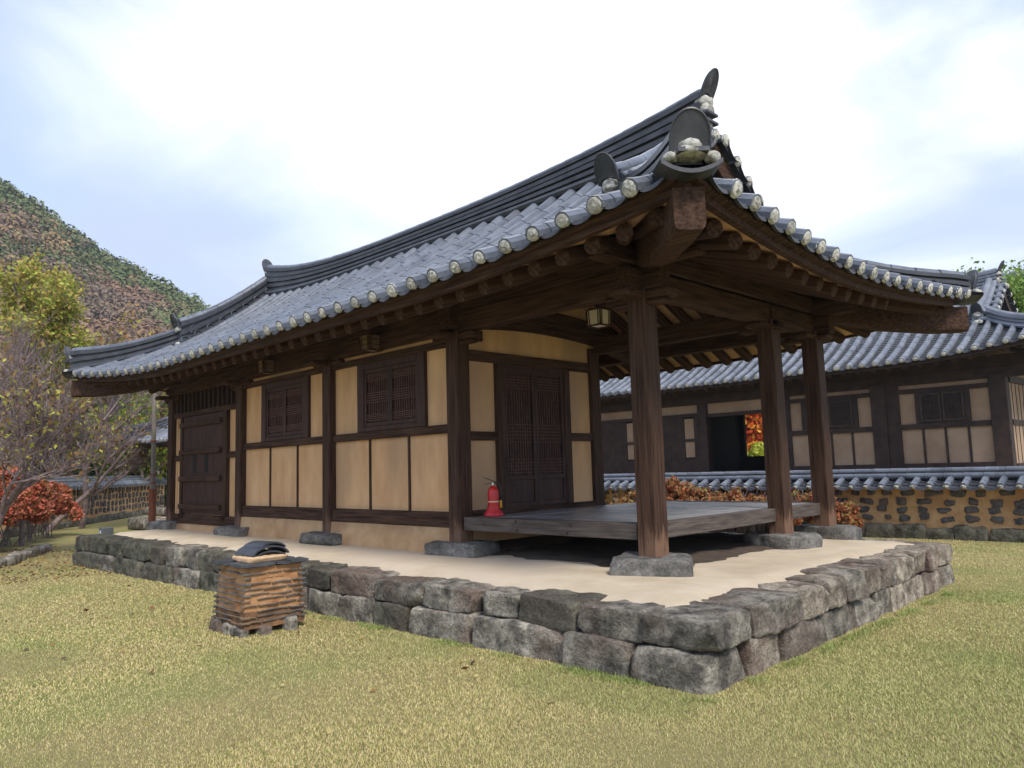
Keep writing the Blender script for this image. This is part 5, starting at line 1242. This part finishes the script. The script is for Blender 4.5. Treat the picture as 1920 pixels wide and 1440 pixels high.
foot=[(-150,-80,-2),(-120,-45,-2),(-108,-25,-2),(-95,-8,-2),(-90,0,-2),(-86,8,-2),(-82,16,-2),(-79,22,-2),(-76,32,-2),(-80,60,-2),(-90,100,-2)]
HP=hill('hillside','',ridge,foot,50,30,9,2.)
def forest(name,label,P,n,seed,u0,u1,v0,v1,size,leafs,palette,group=None,lsz=.12):
    rng=np.random.default_rng(seed); Vs=[];Cs=[]
    for k in range(n):
        u=u0+(u1-u0)*rng.random(); v=v0+(v1-v0)*rng.random(); p=P(u,v); r=size*(.6+.8*rng.random())
        pal=palette(p,v,rng); kk=(noise.noise(Vector((p.x*.05,p.y*.05,p.z*.05+5)))*.5+.5)*len(pal)+rng.normal()*.55; col=pal[int(min(len(pal)-1,max(0,kk)))]*(.90+.2*rng.random())
        d=rng.normal(size=(leafs,3)); d/=np.linalg.norm(d,axis=1)[:,None]; rad=rng.random(leafs)**.35
        sq=np.array([1,1,1.15 if col[1]>col[0] else .85]); c=np.array(p)+np.array([0,0,r*.7]); pos=c+d*(rad*r)[:,None]*sq
        nn=d+rng.normal(size=(leafs,3))*.38; nn/=np.linalg.norm(nn,axis=1)[:,None]; a=np.cross(nn,rng.normal(size=(leafs,3))); a/=np.linalg.norm(a,axis=1)[:,None]; b=np.cross(nn,a); s=r*lsz*(.5+rng.random(leafs))[:,None]
        Vs.append(np.stack([pos-a*s,pos+b*s*.7,pos+a*s,pos-b*s*.7],1).reshape(-1,3)); Cs.append(np.repeat(col[None,:]*(.86+.28*rng.random((leafs,1))),4,0))
    V=np.concatenate(Vs);C=np.concatenate(Cs);F=np.arange(len(V)).reshape(-1,4); o=npmesh(name,V,F,FOREST,None,C); tag(o,label,'forest',kind='stuff'); return o
PB=np.array([(.25,.155,.10),(.21,.135,.095),(.27,.175,.10),(.18,.13,.095),(.29,.20,.10)]); PG=np.array([(.11,.15,.06),(.13,.165,.065),(.155,.165,.07),(.09,.125,.055)]); PM=np.array([(.19,.135,.10),(.21,.15,.105),(.165,.125,.095)])  # autumn browns and pine greens, dulled with some haze in the colour
def pal(p,v,rng):
    nz=noise.noise(Vector((p.x*.035,p.y*.035,p.z*.05)))
    g=(v-.70)*2.6+nz*.9
    if g>rng.random()*.5+.05: return PG
    return PM if noise.noise(Vector((p.x*.06,p.y*.06,9)))>.18 else PB
forest('hillside_forest','steep hillside of mixed brown autumn trees and green pines at the left',HP,4300,5,.27,.84,.22,1.0,2.7,260,pal)
HR=hill('far_hill','',[(-150,480,40),(-125,495,75),(-109.7,506,94),(-102,513,100),(-93,522,104),(-62.7,550,117),(-20,580,130),(60,600,140)],[(-150,300,-2),(-120,300,-2),(-100,300,-2),(-85,305,-2),(-70,310,-2),(-40,320,-2),(0,330,-2),(60,340,-2)],30,16,12,4.)
PH=np.array([(.12,.16,.165),(.14,.175,.17),(.16,.16,.15),(.12,.15,.165)])  # pale bluish crowns, distance haze is put into the leaf colour too
forest('far_hill_forest','distant wooded hill behind the rear hall at the right edge',HR,2600,9,.12,.75,.45,1.,4.2,50,lambda p,v,r:PH)
# ================================================================== GRASS, LEAVES, TREES BEHIND
def inside_platform(x,y): return (x>-13.3)&(x<1.49-.14*(y+1.5)/6)&(y>-1.56)&(y<4.6)
def grass():
    rng=np.random.default_rng(1); Cx,Cy=4.40,-6.295
    # sample by distance so that blades keep about the same density in the picture
    n=1000000; ang=np.radians(rng.uniform(8,82,n)+45-0)   # azimuth about the view direction (135 deg = -x+y)
    th=np.radians(135)+np.radians(rng.uniform(-44,44,n)); r=1.9*np.exp(rng.random(n)*np.log(17/1.9)); 
    x=Cx+np.cos(th)*r;y=Cy+np.sin(th)*r
    # extra rank of longer grass at the foot of the platform
    m=15000; t=rng.random(m); ax=np.where(t<.55,rng.uniform(-4,1.6,m),1.49+np.abs(rng.normal(0,.07,m))); ay=np.where(t<.55,-1.60-np.abs(rng.normal(0,.07,m)),rng.uniform(-1.7,4.6,m))
    far=~inside_platform(x,y); x=x[far];y=y[far];r=r[far]
    long=np.concatenate([np.zeros(len(x)),np.ones(m)]); x=np.concatenate([x,ax]);y=np.concatenate([y,ay]); 
    dist=np.hypot(x-Cx,y-Cy); N=len(x)
    pn=np.array([noise.noise(Vector((a*.8,b*.8,3.))) for a,b in zip(x[::1],y[::1])]) if N<1900000 else np.zeros(N)
    keep=(long==0)|(noise_arr(x*2.3,y*2.3)>.05); x=x[keep];y=y[keep];long=long[keep];dist=dist[keep];pn=pn[keep];N=len(x)
    h=(.009+.013*rng.random(N))*(1+long*1.7*rng.random(N)); w=(.0015+.0011*rng.random(N))*np.clip(dist/4,1,3.4)
    a=rng.random(N)*6.283; lean=rng.random(N)*1.5*h; dx=np.cos(a);dy=np.sin(a); z=-.672-.0075*np.clip(-x,0,12)
    px=np.stack([x,y,z],1); s=np.stack([-dy*w,dx*w,np.zeros(N)],1); tip=px+np.stack([dx*lean,dy*lean,h],1)
    V=np.stack([px-s,px+s,tip],1).reshape(-1,3); F=np.arange(3*N).reshape(-1,3)
    straw=np.array([.69,.57,.29]);yg=np.array([.52,.47,.18]);gr_=np.array([.22,.31,.08])
    k=rng.random(N)[:,None]; col=straw*(k<.5)+yg*((k>=.5)&(k<.9))+gr_*(k>=.9)
    gm=np.clip((pn-.18)*1.6,0,.40)[:,None]+(long*.55)[:,None]; gm=np.clip(gm+np.clip((x-.8)*.16,0,.42)[:,None],0,.85); col=col*(1-gm)+gr_*gm; col=col*(.78+.44*rng.random((N,1)))
    C=np.repeat(col,3,0); o=npmesh('lawn_grass',V,F,GRASSM,None,C); tag(o,'short yellowing lawn grass around the stone platform','grass',kind='stuff')
def noise_arr(x,y):
    return np.sin(x*1.7+np.sin(y*2.3)*1.3)*np.cos(y*1.9+np.sin(x*1.1))
grass()
def litter():
    rng=np.random.default_rng(2); n=5200
    t=rng.random(n); x=np.where(t<.72,rng.uniform(-19,-10.5,n),rng.uniform(-11,1,n)); y=np.where(t<.72,rng.uniform(-6,-.8,n),rng.uniform(-6,-2,n))
    # denser beyond the kerb
    side=(y-(-4.1))-( -(x+11.2)*.49); keep=((t<.72)&((side>-.05)|(rng.random(n)<np.clip(1.1+side*.7,0,.5))))|((t>=.72)&(rng.random(n)<.07)); x=x[keep];y=y[keep];n=len(x)
    z=-.655-.0075*np.clip(-x,0,12)+rng.random(n)*.012; p=np.stack([x,y,z],1); a=rng.random(n)*6.28; s=.018+.02*rng.random(n)
    u=np.stack([np.cos(a)*s,np.sin(a)*s,rng.normal(0,.3,n)*s],1); v=np.stack([-np.sin(a)*s*.6,np.cos(a)*s*.6,rng.normal(0,.35,n)*s],1)
    V=np.stack([p-u,p-v,p+u,p+v],1).reshape(-1,3); cols=np.array([(.42,.30,.10),(.30,.17,.07),(.20,.10,.05),(.50,.40,.16),(.12,.07,.045)]); C=np.repeat(cols[rng.integers(0,5,n)]*(.8+.4*rng.random((n,1))),4,0)
    V[:,2]+=.004; o=npmesh('fallen_leaves',V,np.arange(4*n).reshape(-1,4),LEAF,None,C); tag(o,'dry fallen leaves scattered over the lawn and the bed at the left','fallen leaves',kind='stuff')
litter()

# ================================================================== AIR
def add_haze(dens):
    q=MB(); q.box(-950,950,-250,1250,-6,190); m=bpy.data.materials.new('haze_air'); m.use_nodes=True; t=m.node_tree; t.nodes.clear()
    v=t.nodes.new('ShaderNodeVolumePrincipled'); v.inputs['Color'].default_value=(.80,.88,1,1); v.inputs['Density'].default_value=dens; v.inputs['Anisotropy'].default_value=.2
    o=t.nodes.new('ShaderNodeOutputMaterial'); t.links.new(v.outputs[0],o.inputs['Volume']); h=q.build('haze',m); tag(h,'thin pale autumn haze over the valley','haze',kind='stuff')
add_haze(.00045)
